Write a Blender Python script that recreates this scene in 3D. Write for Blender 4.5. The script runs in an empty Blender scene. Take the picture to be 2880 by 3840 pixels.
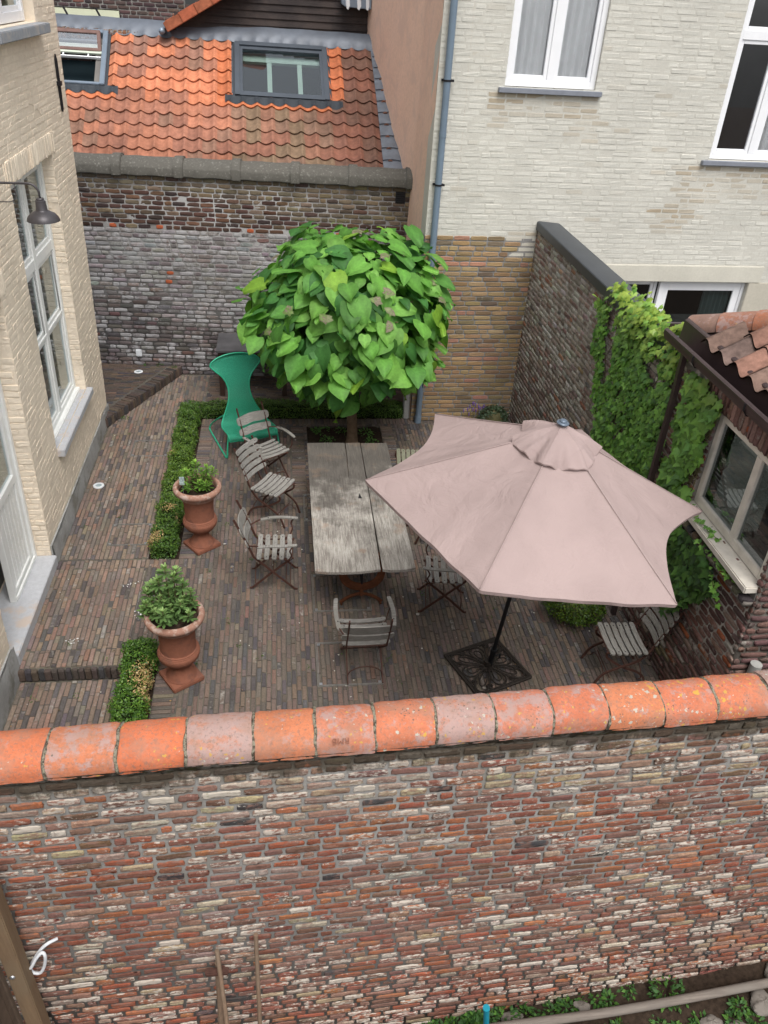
import bpy, bmesh, math, random
import numpy as np
from mathutils import Vector, Matrix
from math import radians as R, sin, cos, pi
sc = bpy.context.scene
# ---------------------------------------------------------------- camera
cam = bpy.data.cameras.new('camera'); camo = bpy.data.objects.new('camera', cam)
sc.collection.objects.link(camo)
cam.sensor_fit = 'HORIZONTAL'; cam.sensor_width = 36.0; cam.lens = 37.475
cam.clip_start = 0.05; cam.clip_end = 300
_r = Vector((0.99241852, -0.11009802, 0.05462506)); _u = Vector((0.0155545, 0.55338945, 0.83277738)); _f = Vector((0.12191607, 0.82561404, -0.55090647))
camo.matrix_world = Matrix(((_r.x, _u.x, -_f.x, 0), (_r.y, _u.y, -_f.y, 0), (_r.z, _u.z, -_f.z, 6.1), (0, 0, 0, 1)))
sc.camera = camo
# ---------------------------------------------------------------- light
SUN_EL, SUN_AZ = 62.0, 165.0          # azimuth clockwise from +Y
w = bpy.data.worlds.new("World"); sc.world = w; w.use_nodes = True
nt = w.node_tree; bg = nt.nodes['Background']
sky = nt.nodes.new('ShaderNodeTexSky'); sky.sky_type = 'NISHITA'; sky.sun_disc = False
sky.sun_elevation = R(SUN_EL); sky.sun_rotation = R(SUN_AZ); sky.air_density = 1.0; sky.dust_density = 4.0; sky.ozone_density = 1.0
hs = nt.nodes.new('ShaderNodeHueSaturation'); hs.inputs['Saturation'].default_value = 0.22
nt.links.new(sky.outputs[0], hs.inputs['Color']); nt.links.new(hs.outputs[0], bg.inputs['Color'])
bg.inputs['Strength'].default_value = 0.15
sl = bpy.data.lights.new('sun', 'SUN'); sl.energy = 1.5; sl.angle = R(35); sl.color = (1.0, 0.965, 0.92)
so = bpy.data.objects.new('sun', sl); sc.collection.objects.link(so)
sd = Vector((sin(R(SUN_AZ))*cos(R(SUN_EL)), cos(R(SUN_AZ))*cos(R(SUN_EL)), sin(R(SUN_EL))))
so.rotation_euler = (-sd).to_track_quat('-Z', 'Y').to_euler(); so.location = (0, 0, 20)
sc.view_settings.view_transform = 'Standard'; sc.view_settings.look = 'None'
sc.view_settings.exposure = 0.55; sc.view_settings.gamma = 1.0

# ---------------------------------------------------------------- materials
class NT:
    def __init__(s, name, rough=0.7, spec=0.3):
        s.m = bpy.data.materials.new(name); s.m.use_nodes = True; s.t = s.m.node_tree
        s.b = s.t.nodes['Principled BSDF']; s.b.inputs['Roughness'].default_value = rough
        s.b.inputs['Specular IOR Level'].default_value = spec
        s.tc = None
    def n(s, typ, **kw):
        nd = s.t.nodes.new('ShaderNode' + typ)
        for k, v in kw.items():
            if k.startswith('_'): setattr(nd, k[1:], v)
            else:
                key = int(k[1:]) if (k[0] == 'i' and k[1:].isdigit()) else k.replace('__', ' ')
                if hasattr(v, 'is_output'): s.t.links.new(v, nd.inputs[key])
                else: nd.inputs[key].default_value = v
        return nd
    def co(s):
        if not s.tc: s.tc = s.n('TexCoord')
        return s.tc.outputs['Object']
    def noise(s, scale, detail=4, rough=.55, vec=None):
        return s.n('TexNoise', Scale=scale, Detail=detail, Roughness=rough, Vector=vec or s.co()).outputs[0]
    def mr(s, v, a, b, c, d, smooth=False):
        nd = s.n('MapRange', i0=v, i1=a, i2=b, i3=c, i4=d)
        if smooth: nd.interpolation_type = 'SMOOTHSTEP'
        return nd.outputs[0]
    def math(s, op, a, b): return s.n('Math', _operation=op, i0=a, i1=b).outputs[0]
    def mix(s, fac, a, b, blend='MIX'):
        nd = s.t.nodes.new('ShaderNodeMix'); nd.data_type = 'RGBA'; nd.blend_type = blend
        for idx, v in ((0, fac), (6, a), (7, b)):
            if hasattr(v, 'is_output'): s.t.links.new(v, nd.inputs[idx])
            else: nd.inputs[idx].default_value = v if idx == 0 else (tuple(v) + (1,))[:4]
        return nd.outputs[2]
    def vary(s, col, v):               # multiply colour by value
        c = s.n('CombineColor', i0=v, i1=v, i2=v).outputs[0]
        return s.mix(1.0, col, c, 'MULTIPLY')
    def attr(s):
        a = s.n('Attribute', _attribute_name='Col'); return a.outputs['Color'], a.outputs['Alpha']
    def bump(s, h, strength=.4, dist=.01):
        b = s.n('Bump', Strength=strength, Distance=dist, Height=h)
        s.t.links.new(b.outputs[0], s.b.inputs['Normal'])
    def col(s, c):
        if hasattr(c, 'is_output'): s.t.links.new(c, s.b.inputs['Base Color'])
        else: s.b.inputs['Base Color'].default_value = (tuple(c) + (1,))[:4]
        return s
def plain(name, c, rough=.6, metal=0, var=.15, scale=12, spec=.3, bump=.15):
    s = NT(name, rough, spec); s.b.inputs['Metallic'].default_value = metal
    n = s.noise(scale, 5); s.col(s.vary(c, s.mr(n, .25, .75, 1-var, 1+var)))
    if bump: s.bump(s.noise(scale*5, 4), bump, .004)
    return s.m
def brickmat(name, lime=(.55, .52, .47), lscale=26, v=.25, stain=.2, bscale=70, bstr=.6, rough=.9, stainscale=.8, moss=None, stretch=(1, 1, 1), second=None, band=(.88, 1.12), top=None):
    s = NT(name, rough, .15); c, a = s.attr()
    mp = s.n('Mapping', Vector=s.co()); mp.inputs['Scale'].default_value = stretch
    n1 = s.noise(lscale, 7, .68, mp.outputs[0])
    mask = s.mr(s.math('ADD', n1, a), band[0], band[1], 0, .9, True)
    c = s.vary(c, s.mr(s.noise(bscale*.8, 5, .7), .25, .75, 1-v, 1+v))
    if second: c = s.mix(s.mr(s.noise(second[3], 6, .7, mp.outputs[0]), .46, .6, 0, .75, True), c, second[:3])
    c = s.mix(mask, c, lime)
    c = s.vary(c, s.mr(s.noise(stainscale, 5, .6), .3, .7, 1-stain, 1+stain*.6))
    if moss:
        c = s.mix(s.mr(s.noise(1.7, 6, .7), .52, .7, 0, moss[3], True), c, moss[:3])
    if top: c = topdirt(s, c, top)
    s.col(c); s.bump(s.math('ADD', s.noise(bscale, 6, .7), s.math('MULTIPLY', n1, .6)), bstr, .006)
    return s.m
def topdirt(s, c, top):              # moss and soot run down from the coping in uneven tongues
    sp = s.n('SeparateXYZ', Vector=s.co()); mp = s.n('Mapping', Vector=s.co()); mp.inputs['Scale'].default_value = (1, 1, .35)
    h = s.mr(sp.outputs[2], top[0], top[1], -.35, .42)
    return s.mix(s.mr(s.math('ADD', s.noise(5.5, 6, .7, mp.outputs[0]), h), .62, .80, 0, .88, True), c, (.052, .042, .030))
def mortarmat(name, c, c2=None, scale=9, rough=.95, top=None):
    s = NT(name, rough, .1)
    k = s.vary(c, s.mr(s.noise(60, 5, .7), .25, .75, .75, 1.2))
    if c2: k = s.mix(s.mr(s.noise(scale*.25, 6, .65), .45, .6, 0, 1, True), k, c2)
    k = s.vary(k, s.mr(s.noise(.9, 4), .3, .7, .82, 1.1))
    if top: k = topdirt(s, k, top)
    s.col(k); s.bump(s.noise(120, 5, .7), .6, .004); return s.m
def leafmat(name, rough=.45, trans=.3, spec=.35):
    s = NT(name, rough, spec); c, a = s.attr()
    c = s.vary(c, s.mr(s.noise(30, 3), .3, .7, .85, 1.12)); s.col(c)
    tr = s.n('BsdfTranslucent', Color=s.mix(1, c, (1.25, 1.35, .6), 'MULTIPLY'))
    mx = s.n('MixShader', i0=trans, i1=s.b.outputs[0], i2=tr.outputs[0])
    s.t.links.new(mx.outputs[0], s.t.nodes['Material Output'].inputs[0]); return s.m
def glassmat(name, tint=(.8, .84, .82), refl=.12, base=.05):
    s = NT(name); t = s.n('BsdfTransparent', Color=tuple(tint)+(1,)); g = s.n('BsdfGlossy', Roughness=.015, Color=(.9, .95, 1, 1))
    lw = s.n('LayerWeight', Blend=.35); f = s.mr(lw.outputs['Facing'], 0, 1, base, refl+.35)
    mx = s.n('MixShader', i0=f, i1=t.outputs[0], i2=g.outputs[0])
    s.t.links.new(mx.outputs[0], s.t.nodes['Material Output'].inputs[0]); return s.m
def attrmat(name, rough=.8, v=.18, scale=40, spec=.2, bump=.3, bdist=.004, stain=.15, metal=0):
    s = NT(name, rough, spec); c, a = s.attr(); s.b.inputs['Metallic'].default_value = metal
    c = s.vary(c, s.mr(s.noise(scale, 5, .65), .25, .75, 1-v, 1+v))
    c = s.vary(c, s.mr(s.noise(1.3, 4, .6), .3, .7, 1-stain, 1+stain))
    s.col(c); s.bump(s.noise(scale*2, 5, .7), bump, bdist); return s.m

M = {}
M['mortar_grey'] = mortarmat('grey lime mortar', (.195, .187, .175), (.155, .145, .13))
M['front_brick'] = brickmat('reclaimed mixed brick', (.46, .41, .35), 30, .36, .12, stretch=(.7, .7, 1.8), bscale=90, bstr=.8, second=(.185, .105, .082, 16), band=(.90, 1.02), top=(3.52, 3.87))
M['mortar_front'] = mortarmat('stained lime mortar', (.195, .187, .175), (.155, .145, .13), top=(3.52, 3.87))
M['back_brick'] = brickmat('sooty whitewashed brick', (.36, .355, .36), 14, .3, .22, bscale=60)
M['mortar_back'] = mortarmat('sooty mortar', (.26, .255, .25), (.19, .18, .17))
M['right_brick'] = brickmat('weathered brown brick', (.36, .34, .30), 18, .3, .15)
M['mortar_right'] = mortarmat('brown grey mortar', (.215, .195, .172))
M['yellow_brick'] = brickmat('yellow ochre brick', (.42, .38, .30), 20, .2, .2)
M['mortar_yellow'] = mortarmat('grey pointing', (.24, .235, .23))
M['paving'] = brickmat('clay paver', (.30, .28, .25), 20, .28, .2, bscale=55, bstr=.5, rough=.85, stainscale=1.1)
M['paving_sand'] = mortarmat('joint sand', (.10, .09, .078), (.14, .128, .10), 14)
M['painted_cream'] = attrmat('cream painted brick', .75, .07, 25, .2, .35, .006, .07)
M['painted_beige'] = attrmat('chalky beige painted brick', .8, .07, 30, .2, .35, .006, .08)
def saltpatch(name, base, patch, patchscale, thr, base2=None):
    s = NT(name, .9, .15)
    c = s.vary(base, s.mr(s.noise(22, 5, .6), .25, .75, .9, 1.1))
    c = s.mix(s.mr(s.noise(patchscale, 6, .65), thr, thr+.14, 0, 1, True), c, patch)
    s.col(c); s.bump(s.noise(35, 6, .7), .5, .008); return s.m
M['salmon'] = saltpatch('salmon rendered masonry', (.76, .53, .41), (.69, .49, .39), 3.0, .5)
M['plinth'] = saltpatch('grey cement plinth', (.34, .34, .33), (.22, .215, .19), 2.5, .5)
M['bluestone'] = saltpatch('blue limestone', (.30, .32, .345), (.40, .38, .37), 5, .5)
M['pale_stone'] = saltpatch('pale worn bluestone', (.46, .47, .49), (.52, .44, .38), 3, .52)
M['concrete'] = saltpatch('exposed aggregate concrete', (.105, .10, .088), (.19, .185, .165), 28, .54)
M['lead'] = plain('lead sheet', (.16, .18, .21), .5, .3, .3, 5, .5)
M['zinc'] = plain('grey zinc', (.20, .245, .30), .45, .5, .12, 6)
M['pipe_blue'] = plain('grey blue plastic pipe', (.15, .20, .255), .4, 0, .1, 3)
M['white_frame'] = plain('white frame paint', (.80, .81, .83), .35, 0, .03, 6, .4, 0)
M['cream_frame'] = plain('off white frame paint', (.79, .80, .78), .4, 0, .05, 6, .4, 0)
M['old_frame'] = plain('weathered cream paint', (.64, .595, .52), .6, 0, .14, 9)
M['dark_room'] = plain('dark interior', (.05, .05, .052), .9, 0, .2, 3, .1, 0)
M['dim_room'] = plain('dim interior', (.16, .15, .14), .9, 0, .2, 3, .1, 0)
M['curtain'] = plain('sheer curtain', (.80, .82, .81), .9, 0, .08, 5, .1, 0)
M['glass'] = glassmat('window glass')
M['glass_sky'] = glassmat('reflective window glass', (.93, .93, .94), .18, .12)
M['glass_dark'] = glassmat('dusty glass', (.45, .5, .5), .2, .05)
M['rust'] = plain('rusty brown iron', (.075, .035, .026), .75, .2, .35, 30)
M['rust_bright'] = plain('orange rust iron', (.12, .042, .018), .85, .1, .35, 25)
M['black_iron'] = plain('black iron', (.018, .017, .02), .6, .3, .2, 20)
M['black_paint'] = plain('black powder coat', (.012, .013, .015), .45, .2, .1, 20)
M['bronze_iron'] = plain('bronze brown cast iron', (.04, .033, .028), .6, .5, .3, 25)
M['dark_lamp'] = plain('dark grey enamel', (.075, .07, .075), .42, .4, .2, 8)
M['anthracite'] = plain('anthracite coated aluminium', (.05, .058, .068), .5, .3, .1, 4)
M['skylight_frame'] = plain('grey coated aluminium frame', (.085, .10, .12), .4, .4, .1, 4)
M['green_metal'] = plain('green powder coat', (.025, .36, .21), .42, .1, .08, 8, .5)
M['chrome'] = plain('brushed steel', (.45, .46, .48), .35, .8, .1, 8)
M['soil'] = plain('dark garden soil', (.035, .024, .017), .95, 0, .5, 25, .1, 1)
M['bark'] = plain('light brown bark', (.15, .105, .07), .9, 0, .3, 14, .1, 1)
M['stem'] = plain('green brown stem', (.10, .09, .04), .8, 0, .2, 20)
M['terracotta'] = saltpatch('terracotta', (.235, .095, .06), (.18, .08, .055), 9, .5)
M['terracotta_rim'] = saltpatch('lime bloomed terracotta', (.30, .165, .12), (.44, .33, .28), 14, .48)
M['roof_tile'] = attrmat('clay pantile', .8, .30, 14, .25, .4, .005, .22)
M['coping_tile'] = None
M['plastic_white'] = plain('white plastic', (.62, .64, .66), .5, 0, .08, 10)
M['cyan'] = plain('turquoise plastic', (.01, .22, .30), .4, 0, .08, 10)
M['leaf'] = leafmat('broad soft leaf', .58, .32, .3)
M['ivy'] = leafmat('glossy ivy leaf', .42, .22, .4)
M['box'] = leafmat('box leaf', .4, .2, .4)
M['stone'] = saltpatch('rubble stone', (.17, .15, .13), (.10, .088, .075), 9, .5)
M['cream_plastic'] = plain('cream laminate', (.60, .62, .45), .5, 0, .05, 4)
M['alu'] = plain('aluminium', (.42, .46, .50), .4, .6, .1, 8)
M['gutter'] = plain('brown coated gutter', (.065, .043, .043), .32, .3, .15, 6, .5)
M['flower'] = leafmat('petals', .6, .3)
def woodmat(name, c1, c2, c3, axis='Y', scale=1.0):
    s = NT(name, .85, .15)
    mp = s.n('Mapping', Vector=s.co()); sc3 = {'Y': (14, .9, 14), 'X': (.9, 14, 14), 'Z': (14, 14, .9)}[axis]
    mp.inputs['Scale'].default_value = tuple(k*scale for k in sc3)
    g = s.n('TexNoise', Scale=4, Detail=7, Roughness=.7, Distortion=.6, Vector=mp.outputs[0]).outputs[0]
    k = s.mix(s.mr(g, .35, .65, 0, 1), c1, c2)
    k = s.mix(s.mr(s.noise(1.1*scale, 5, .65), .44, .62, 0, .9, True), k, c3)
    s.col(k); s.bump(g, .6, .004); return s.m
M['slat'] = woodmat('silver weathered slat', (.33, .32, .295), (.14, .132, .122), (.20, .19, .17), 'X', 2.5)
M['slat_mossy'] = woodmat('lichened slat', (.22, .225, .16), (.15, .15, .105), (.19, .19, .14), 'X', 2.5)
M['board'] = woodmat('dark stained boarding', (.05, .042, .04), (.03, .026, .027), (.065, .052, .048), 'X', 1.2)
M['post_wood'] = woodmat('tan fence wood', (.22, .15, .09), (.16, .105, .065), (.19, .14, .09), 'Z', 1)
M['dark_wood'] = woodmat('dark oiled wood', (.055, .03, .022), (.035, .02, .016), (.07, .05, .04), 'X', 1)
M['handle_wood'] = woodmat('grey tool handle wood', (.23, .15, .10), (.14, .10, .07), (.19, .14, .10), 'Z', 2)
M['log'] = woodmat('grey bare pole', (.20, .17, .145), (.13, .11, .095), (.17, .15, .13), 'X', 1)

# ---------------------------------------------------------------- mesh building
MW = {}
class MB:
    def __init__(s): s.v = []; s.f = []; s.c = []; s.mi = []; s.n = 0
    def add(s, v, f, c=(1, 1, 1, 0), mi=0):
        v = np.asarray(v, float).reshape(-1, 3)
        c = np.asarray(c, float)
        if c.ndim == 1: c = np.tile(c, (len(v), 1))
        if c.shape[1] == 3: c = np.hstack([c, np.zeros((len(c), 1))])
        s.v.append(v); s.c.append(c)
        s.f.extend([tuple(int(i)+s.n for i in q) for q in f]); s.mi.extend([mi]*len(f)); s.n += len(v)
        return s
    def addarr(s, v, f, c, mi=0):      # f as int array (k,n)
        s.v.append(v); s.c.append(c); s.f.extend(map(tuple, (f+s.n).tolist())); s.mi.extend([mi]*len(f)); s.n += len(v)
    def box(s, a, b, c=(1, 1, 1, 0), mi=0, mat=None):
        x0, y0, z0 = a; x1, y1, z1 = b
        v = [(x, y, z) for z in (z0, z1) for y in (y0, y1) for x in (x0, x1)]
        if mat is not None: v = [tuple(mat @ Vector(p)) for p in v]
        return s.add(v, [(0, 2, 3, 1), (4, 5, 7, 6), (0, 1, 5, 4), (2, 6, 7, 3), (0, 4, 6, 2), (1, 3, 7, 5)], c, mi)
    def tube(s, pts, r, n=8, c=(1, 1, 1, 0), mi=0, flat=None, closed=False, up=None, cap=True):
        pts = [Vector(p) for p in pts]; m = len(pts); rs = r if isinstance(r, (list, tuple)) else [r]*m
        V = []; pn = None
        for i, p in enumerate(pts):
            if closed: d = pts[(i+1) % m]-pts[i-1]
            else: d = pts[min(i+1, m-1)]-pts[max(i-1, 0)]
            d = d.normalized() if d.length > 1e-9 else Vector((0, 0, 1))
            if pn is None:
                u0 = Vector(up) if up else (Vector((0, 0, 1)) if abs(d.z) < .9 else Vector((0, 1, 0)))
                pn = u0-d*u0.dot(d)
            else: pn = pn-d*pn.dot(d)
            pn.normalize(); q = d.cross(pn)
            ra, rb = (rs[i]*flat[0], rs[i]*flat[1]) if flat else (rs[i], rs[i])
            for k in range(n):
                a = 2*pi*(k+.5)/n; V.append(p+pn*ra*cos(a)+q*rb*sin(a))
        F = []
        for i in range(m if closed else m-1):
            j = (i+1) % m
            for k in range(n):
                l = (k+1) % n; F.append((i*n+k, i*n+l, j*n+l, j*n+k))
        if not closed and cap: F.append(tuple(range(n-1, -1, -1))); F.append(tuple(range((m-1)*n, m*n)))
        return s.add([tuple(p) for p in V], F, c, mi)
    def lathe(s, prof, n=32, o=(0, 0, 0), c=(1, 1, 1, 0), mi=0):
        V = []; F = []
        for (r, z) in prof:
            for k in range(n):
                a = 2*pi*k/n; V.append((o[0]+r*cos(a), o[1]+r*sin(a), o[2]+z))
        for i in range(len(prof)-1):
            for k in range(n):
                l = (k+1) % n; F.append((i*n+k, i*n+l, (i+1)*n+l, (i+1)*n+k))
        return s.add(V, F, c, mi)
    def grid(s, fn, nu, nv, c=(1, 1, 1, 0), mi=0, colfn=None, closed=False):
        V = []; C = []
        for i in range(nu+1):
            for j in range(nv+1):
                V.append(tuple(fn(i/nu, j/nv)));
                if colfn: C.append(colfn(i/nu, j/nv))
        F = [(i*(nv+1)+j, (i+1)*(nv+1)+j, (i+1)*(nv+1)+j+1, i*(nv+1)+j+1) for i in range(nu) for j in range(nv)]
        return s.add(V, F, C if colfn else c, mi)
    def prism(s, poly, h0, h1, c=(1, 1, 1, 0), mi=0, fn=None):
        n = len(poly); fn = fn or (lambda p, h: (p[0], p[1], h))
        V = [fn(p, h0) for p in poly]+[fn(p, h1) for p in poly]
        F = [tuple(range(n-1, -1, -1)), tuple(range(n, 2*n))]+[(i, (i+1) % n, n+(i+1) % n, n+i) for i in range(n)]
        return s.add(V, F, c, mi)
    def warp(s, fn):
        s.v = [fn(np.array(a, float)) for a in s.v]; return s
    def build(s, name, mats, parent=None, smooth=False, bevel=0, world=True, seg=2, auto=None):
        v = np.vstack(s.v); c = np.vstack(s.c)
        if parent is not None and world and parent.name in MW:
            m = np.array(MW[parent.name].inverted()); v = v @ m[:3, :3].T + m[:3, 3]
        me = bpy.data.meshes.new(name); me.from_pydata(v.tolist(), [], s.f)
        at = me.color_attributes.new('Col', 'FLOAT_COLOR', 'POINT'); at.data.foreach_set('color', c.astype(np.float32).ravel())
        if not isinstance(mats, (list, tuple)): mats = [mats]
        for m in mats: me.materials.append(m)
        me.polygons.foreach_set('material_index', np.array(s.mi, dtype=np.int32))
        if bevel:
            bm = bmesh.new(); bm.from_mesh(me)
            bmesh.ops.remove_doubles(bm, verts=bm.verts, dist=1e-5)
            ed = [e for e in bm.edges if len(e.link_faces) == 2 and e.calc_face_angle(0) > R(25)]
            bmesh.ops.bevel(bm, geom=ed, offset=bevel, segments=seg, affect='EDGES', clamp_overlap=True)
            bm.to_mesh(me); bm.free()
        if smooth or bevel:
            me.polygons.foreach_set('use_smooth', np.ones(len(me.polygons), dtype=bool))
            if bevel or auto: me.set_sharp_from_angle(angle=R(auto or 40))
        me.update()
        o = bpy.data.objects.new(name, me); sc.collection.objects.link(o)
        if parent is not None:
            o.parent = parent
            if parent.name in MW: MW[o.name] = MW[parent.name]
        return o
def thing(name, label, cat, loc=(0, 0, 0), rotz=0, group=None):
    o = bpy.data.objects.new(name, None); sc.collection.objects.link(o)
    o.location = loc; o.rotation_euler = (0, 0, rotz); o.empty_display_size = .1
    MW[o.name] = Matrix.Translation(loc) @ Matrix.Rotation(rotz, 4, 'Z')
    return tag(o, label, cat, group)
def tag(o, label=None, cat=None, group=None, kind=None):
    if label: o['label'] = label
    if cat: o['category'] = cat
    if group: o['group'] = group
    if kind: o['kind'] = kind
    return o
def copy_thing(root, loc, rotz, label):
    r = root.copy(); sc.collection.objects.link(r); r.location = loc; r.rotation_euler = (0, 0, rotz); r['label'] = label
    for ch in list(root.children):
        c = ch.copy(); sc.collection.objects.link(c); c.parent = r
        for g in list(ch.children):
            d = g.copy(); sc.collection.objects.link(d); d.parent = c
    return r

# brick field -----------------------------------------------------
SS = np.array([0, .0, .05, .3, .7, .95, 1., 1.]); TT = np.array([0, 0, .12, .5, .88, 1, 1])
def brick_rects(L, H, bl, bh, j, openings, rng, lv=.12, stagger=True, u0=0, v0=0, stack=False):
    out = []; v = v0; row = 0
    while v < H-bh*.35:
        h = min(bh, H-v)
        u = u0 - (rng.uniform(0, bl) if not stack else 0) - (bl/2 if (row % 2 and stagger) else 0)
        while u < L:
            l = bl*(1+rng.uniform(-lv, lv))
            if rng.random() < .18 and not stack: l *= .52
            a, b = max(u, u0), min(u+l, L)
            segs = [(a, b)]
            for (ou0, ov0, ou1, ov1) in openings:
                if v+h*.5 > ov0 and v+h*.5 < ov1:
                    ns = []
                    for (p, q) in segs:
                        if q <= ou0 or p >= ou1: ns.append((p, q))
                        else:
                            if p < ou0: ns.append((p, ou0+j*.3))
                            if q > ou1: ns.append((ou1-j*.3, q))
                    segs = ns
            for (p, q) in segs:
                if q-p > bl*.14: out.append((p, q, v, v+h))
            u += l+j
        v += bh+j; row += 1
    return np.array(out)
def bricks(mb, rects, O, U, V, N, colfn, rng, depth=.010, jit=.0015, tilt=.0015, back=.006, mi=0, sh=.003, warp=None, lo=False, fine=False, eb=.35):
    O, U, V, N = [np.array(k, float) for k in (O, U, V, N)]
    n = len(rects)
    S, T = (np.array([0, 0, .06, .94, 1, 1.]), np.array([0, 0, .14, .86, 1, 1.])) if lo else (SS, TT)
    if fine: S, T = np.array([0, 0, .03, .12, .25, .38, .5, .62, .75, .88, .97, 1, 1.]), np.array([0, 0, .1, .3, .5, .7, .9, 1, 1.])
    ns, ntt = len(S), len(T)
    ring = np.zeros((ns, ntt)); ring[:, 0] = ring[:, -1] = ring[0, :] = ring[-1, :] = 1
    edge = np.zeros((ns, ntt)); edge[1, 1:-1] = edge[-2, 1:-1] = 1; edge[1:-1, 1] = edge[1:-1, -2] = 1
    r = rects
    u = r[:, 0, None, None]+(r[:, 1]-r[:, 0])[:, None, None]*S[None, :, None]+np.zeros((n, ns, ntt))
    v = r[:, 2, None, None]+(r[:, 3]-r[:, 2])[:, None, None]*T[None, None, :]+np.zeros((n, ns, ntt))
    ju = rng.normal(0, jit, (n, ns, ntt)); jv = rng.normal(0, jit, (n, ns, ntt))
    # boundary rings share jitter so skirts stay straight
    ju[:, 0, :] = ju[:, 1, :]; ju[:, -1, :] = ju[:, -2, :]; jv[:, :, 0] = jv[:, :, 1]; jv[:, :, -1] = jv[:, :, -2]
    jv[:, 0, :] = jv[:, 1, :]; jv[:, -1, :] = jv[:, -2, :]; ju[:, :, 0] = ju[:, :, 1]; ju[:, :, -1] = ju[:, :, -2]
    u += ju; v += jv
    cu = (r[:, 0]+r[:, 1])[:, None, None]/2; cv = (r[:, 2]+r[:, 3])[:, None, None]/2
    # round the corners
    ku = (np.abs(S*2-1)**3)[:, None]*(np.abs(T*2-1)**3)[None, :]
    u -= np.sign(u-cu)*sh*ku[None]; v -= np.sign(v-cv)*sh*ku[None]
    d = depth*(1-ring-eb*edge)[None]+rng.normal(0, jit*.7, (n, ns, ntt))*(1-ring)[None]
    d += rng.normal(0, tilt, n)[:, None, None]*(1-ring)[None]
    d += rng.normal(0, 1, n)[:, None, None]*tilt*(S*2-1)[None, :, None]*(1-ring)[None]
    d -= back*ring[None]
    P = O+u[..., None]*U+v[..., None]*V+d[..., None]*N
    P = P.reshape(-1, 3)
    if warp is not None: P = warp(P)
    idx = np.arange(ns*ntt).reshape(ns, ntt)
    q = np.stack([idx[:-1, :-1], idx[1:, :-1], idx[1:, 1:], idx[:-1, 1:]], -1).reshape(-1, 4)
    if np.dot(np.cross(U, V), N) < 0: q = q[:, ::-1]
    F = (q[None]+(np.arange(n)*ns*ntt)[:, None, None]).reshape(-1, 4)
    C = np.array([colfn((a+b)/2, (c+e)/2, rng) for a, b, c, e in r]); C = np.repeat(C, ns*ntt, 0)
    mb.addarr(P, F, C, mi)
def slab(mb, L, H, O, U, V, N, t, openings=(), mi=1, u0=0, v0=0, col=(1, 1, 1, 0)):
    O, U, V, N = [Vector(k) for k in (O, U, V, N)]
    us = sorted({u0, L} | {min(max(o[i], u0), L) for o in openings for i in (0, 2)})
    for a, b in zip(us[:-1], us[1:]):
        if b-a < 1e-4: continue
        m = (a+b)/2; vs = [(v0, H)]
        for (p, q, r_, s_) in openings:
            if p < m < r_:
                nv = []
                for (x, y) in vs:
                    if y <= q or x >= s_: nv.append((x, y))
                    else:
                        if x < q: nv.append((x, q))
                        if y > s_: nv.append((s_, y))
                vs = nv
        for (x, y) in vs:
            P = [O+U*uu+V*vv+N*dd for dd in (-t, 0) for vv in (x, y) for uu in (a, b)]
            mb.add([tuple(p) for p in P], [(0, 2, 3, 1), (4, 5, 7, 6), (0, 1, 5, 4), (2, 6, 7, 3), (0, 4, 6, 2), (1, 3, 7, 5)], col, mi)
def pal(cols, wts, var=.12, lime=(0.2, .12)):
    cols = np.array(cols, float); wts = np.array(wts, float)/sum(wts)
    def f(u, v, rng):
        c = cols[rng.choice(len(cols), p=wts)]*(1+rng.normal(0, var))
        c = c*(1+rng.normal(0, .04, 3)); return (*np.clip(c, .008, .9), float(np.clip(rng.normal(*lime), 0, .8)))
    return f
# leaves ------------------------------------------------------------
def frames(nrm, down, rng, twist=.3):
    """leaf frames: local y (tip) follows 'down' projected on the plane of nrm; returns (n,3,3) columns x,y,z"""
    z = nrm/np.linalg.norm(nrm, axis=1, keepdims=True)
    y = down-(down*z).sum(1)[:, None]*z+1e-6
    y /= np.linalg.norm(y, axis=1, keepdims=True); x = np.cross(y, z)
    a = rng.normal(0, twist, len(z))[:, None]; y2 = y*np.cos(a)+x*np.sin(a); x2 = np.cross(y2, z)
    return np.stack([x2, y2, z], 2)
def scatter(mb, tv, tf, tc, pos, fr, size, cols, mi=0):
    tv = np.array(tv, float); n = len(pos); k = len(tv)
    P = pos[:, None, :]+np.einsum('nij,kj->nki', fr, tv)*size[:, None, None]
    C = np.ones((n, k, 4)); C[:, :, :3] = cols[:, None, :]*np.array(tc)[None, :, None]; C[..., 3] = 0
    P = P.reshape(-1, 3); C = C.reshape(-1, 4); base = mb.n
    mb.v.append(P); mb.c.append(C)
    for i in range(n):
        o = base+i*k
        for q in tf: mb.f.append(tuple(o+j for j in q))
    mb.mi.extend([mi]*(n*len(tf))); mb.n += len(P)
def heart(fold=1., droop=1., curl=0.):
    rows = [(0.0, .22, -.13), (.10, .38, -.10), (.28, .45, -.02), (.46, .41, 0), (.64, .31, 0), (.82, .165, 0), (1.0, .004, 0)]
    V = []; C = []; ts = (-1, -.5, 0, .5, 1)
    for (s, wd, dy) in rows:
        for t in ts:
            a = abs(t); V.append((t*wd, s+dy*a**1.5, fold*.16*a*wd-droop*.22*s*s+curl*t*.12*s+.012*sin(s*17+t*3)*a+(-.05 if a == 1 else 0)*(1-s)))
            C.append(1.30 if t == 0 else ((1.08 if int(s*20) % 2 else .90) if a < 1 else 1.0))
    F = [(i*5+j, i*5+j+1, (i+1)*5+j+1, (i+1)*5+j) for i in range(6) for j in range(4)]
    return V, F, C
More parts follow.
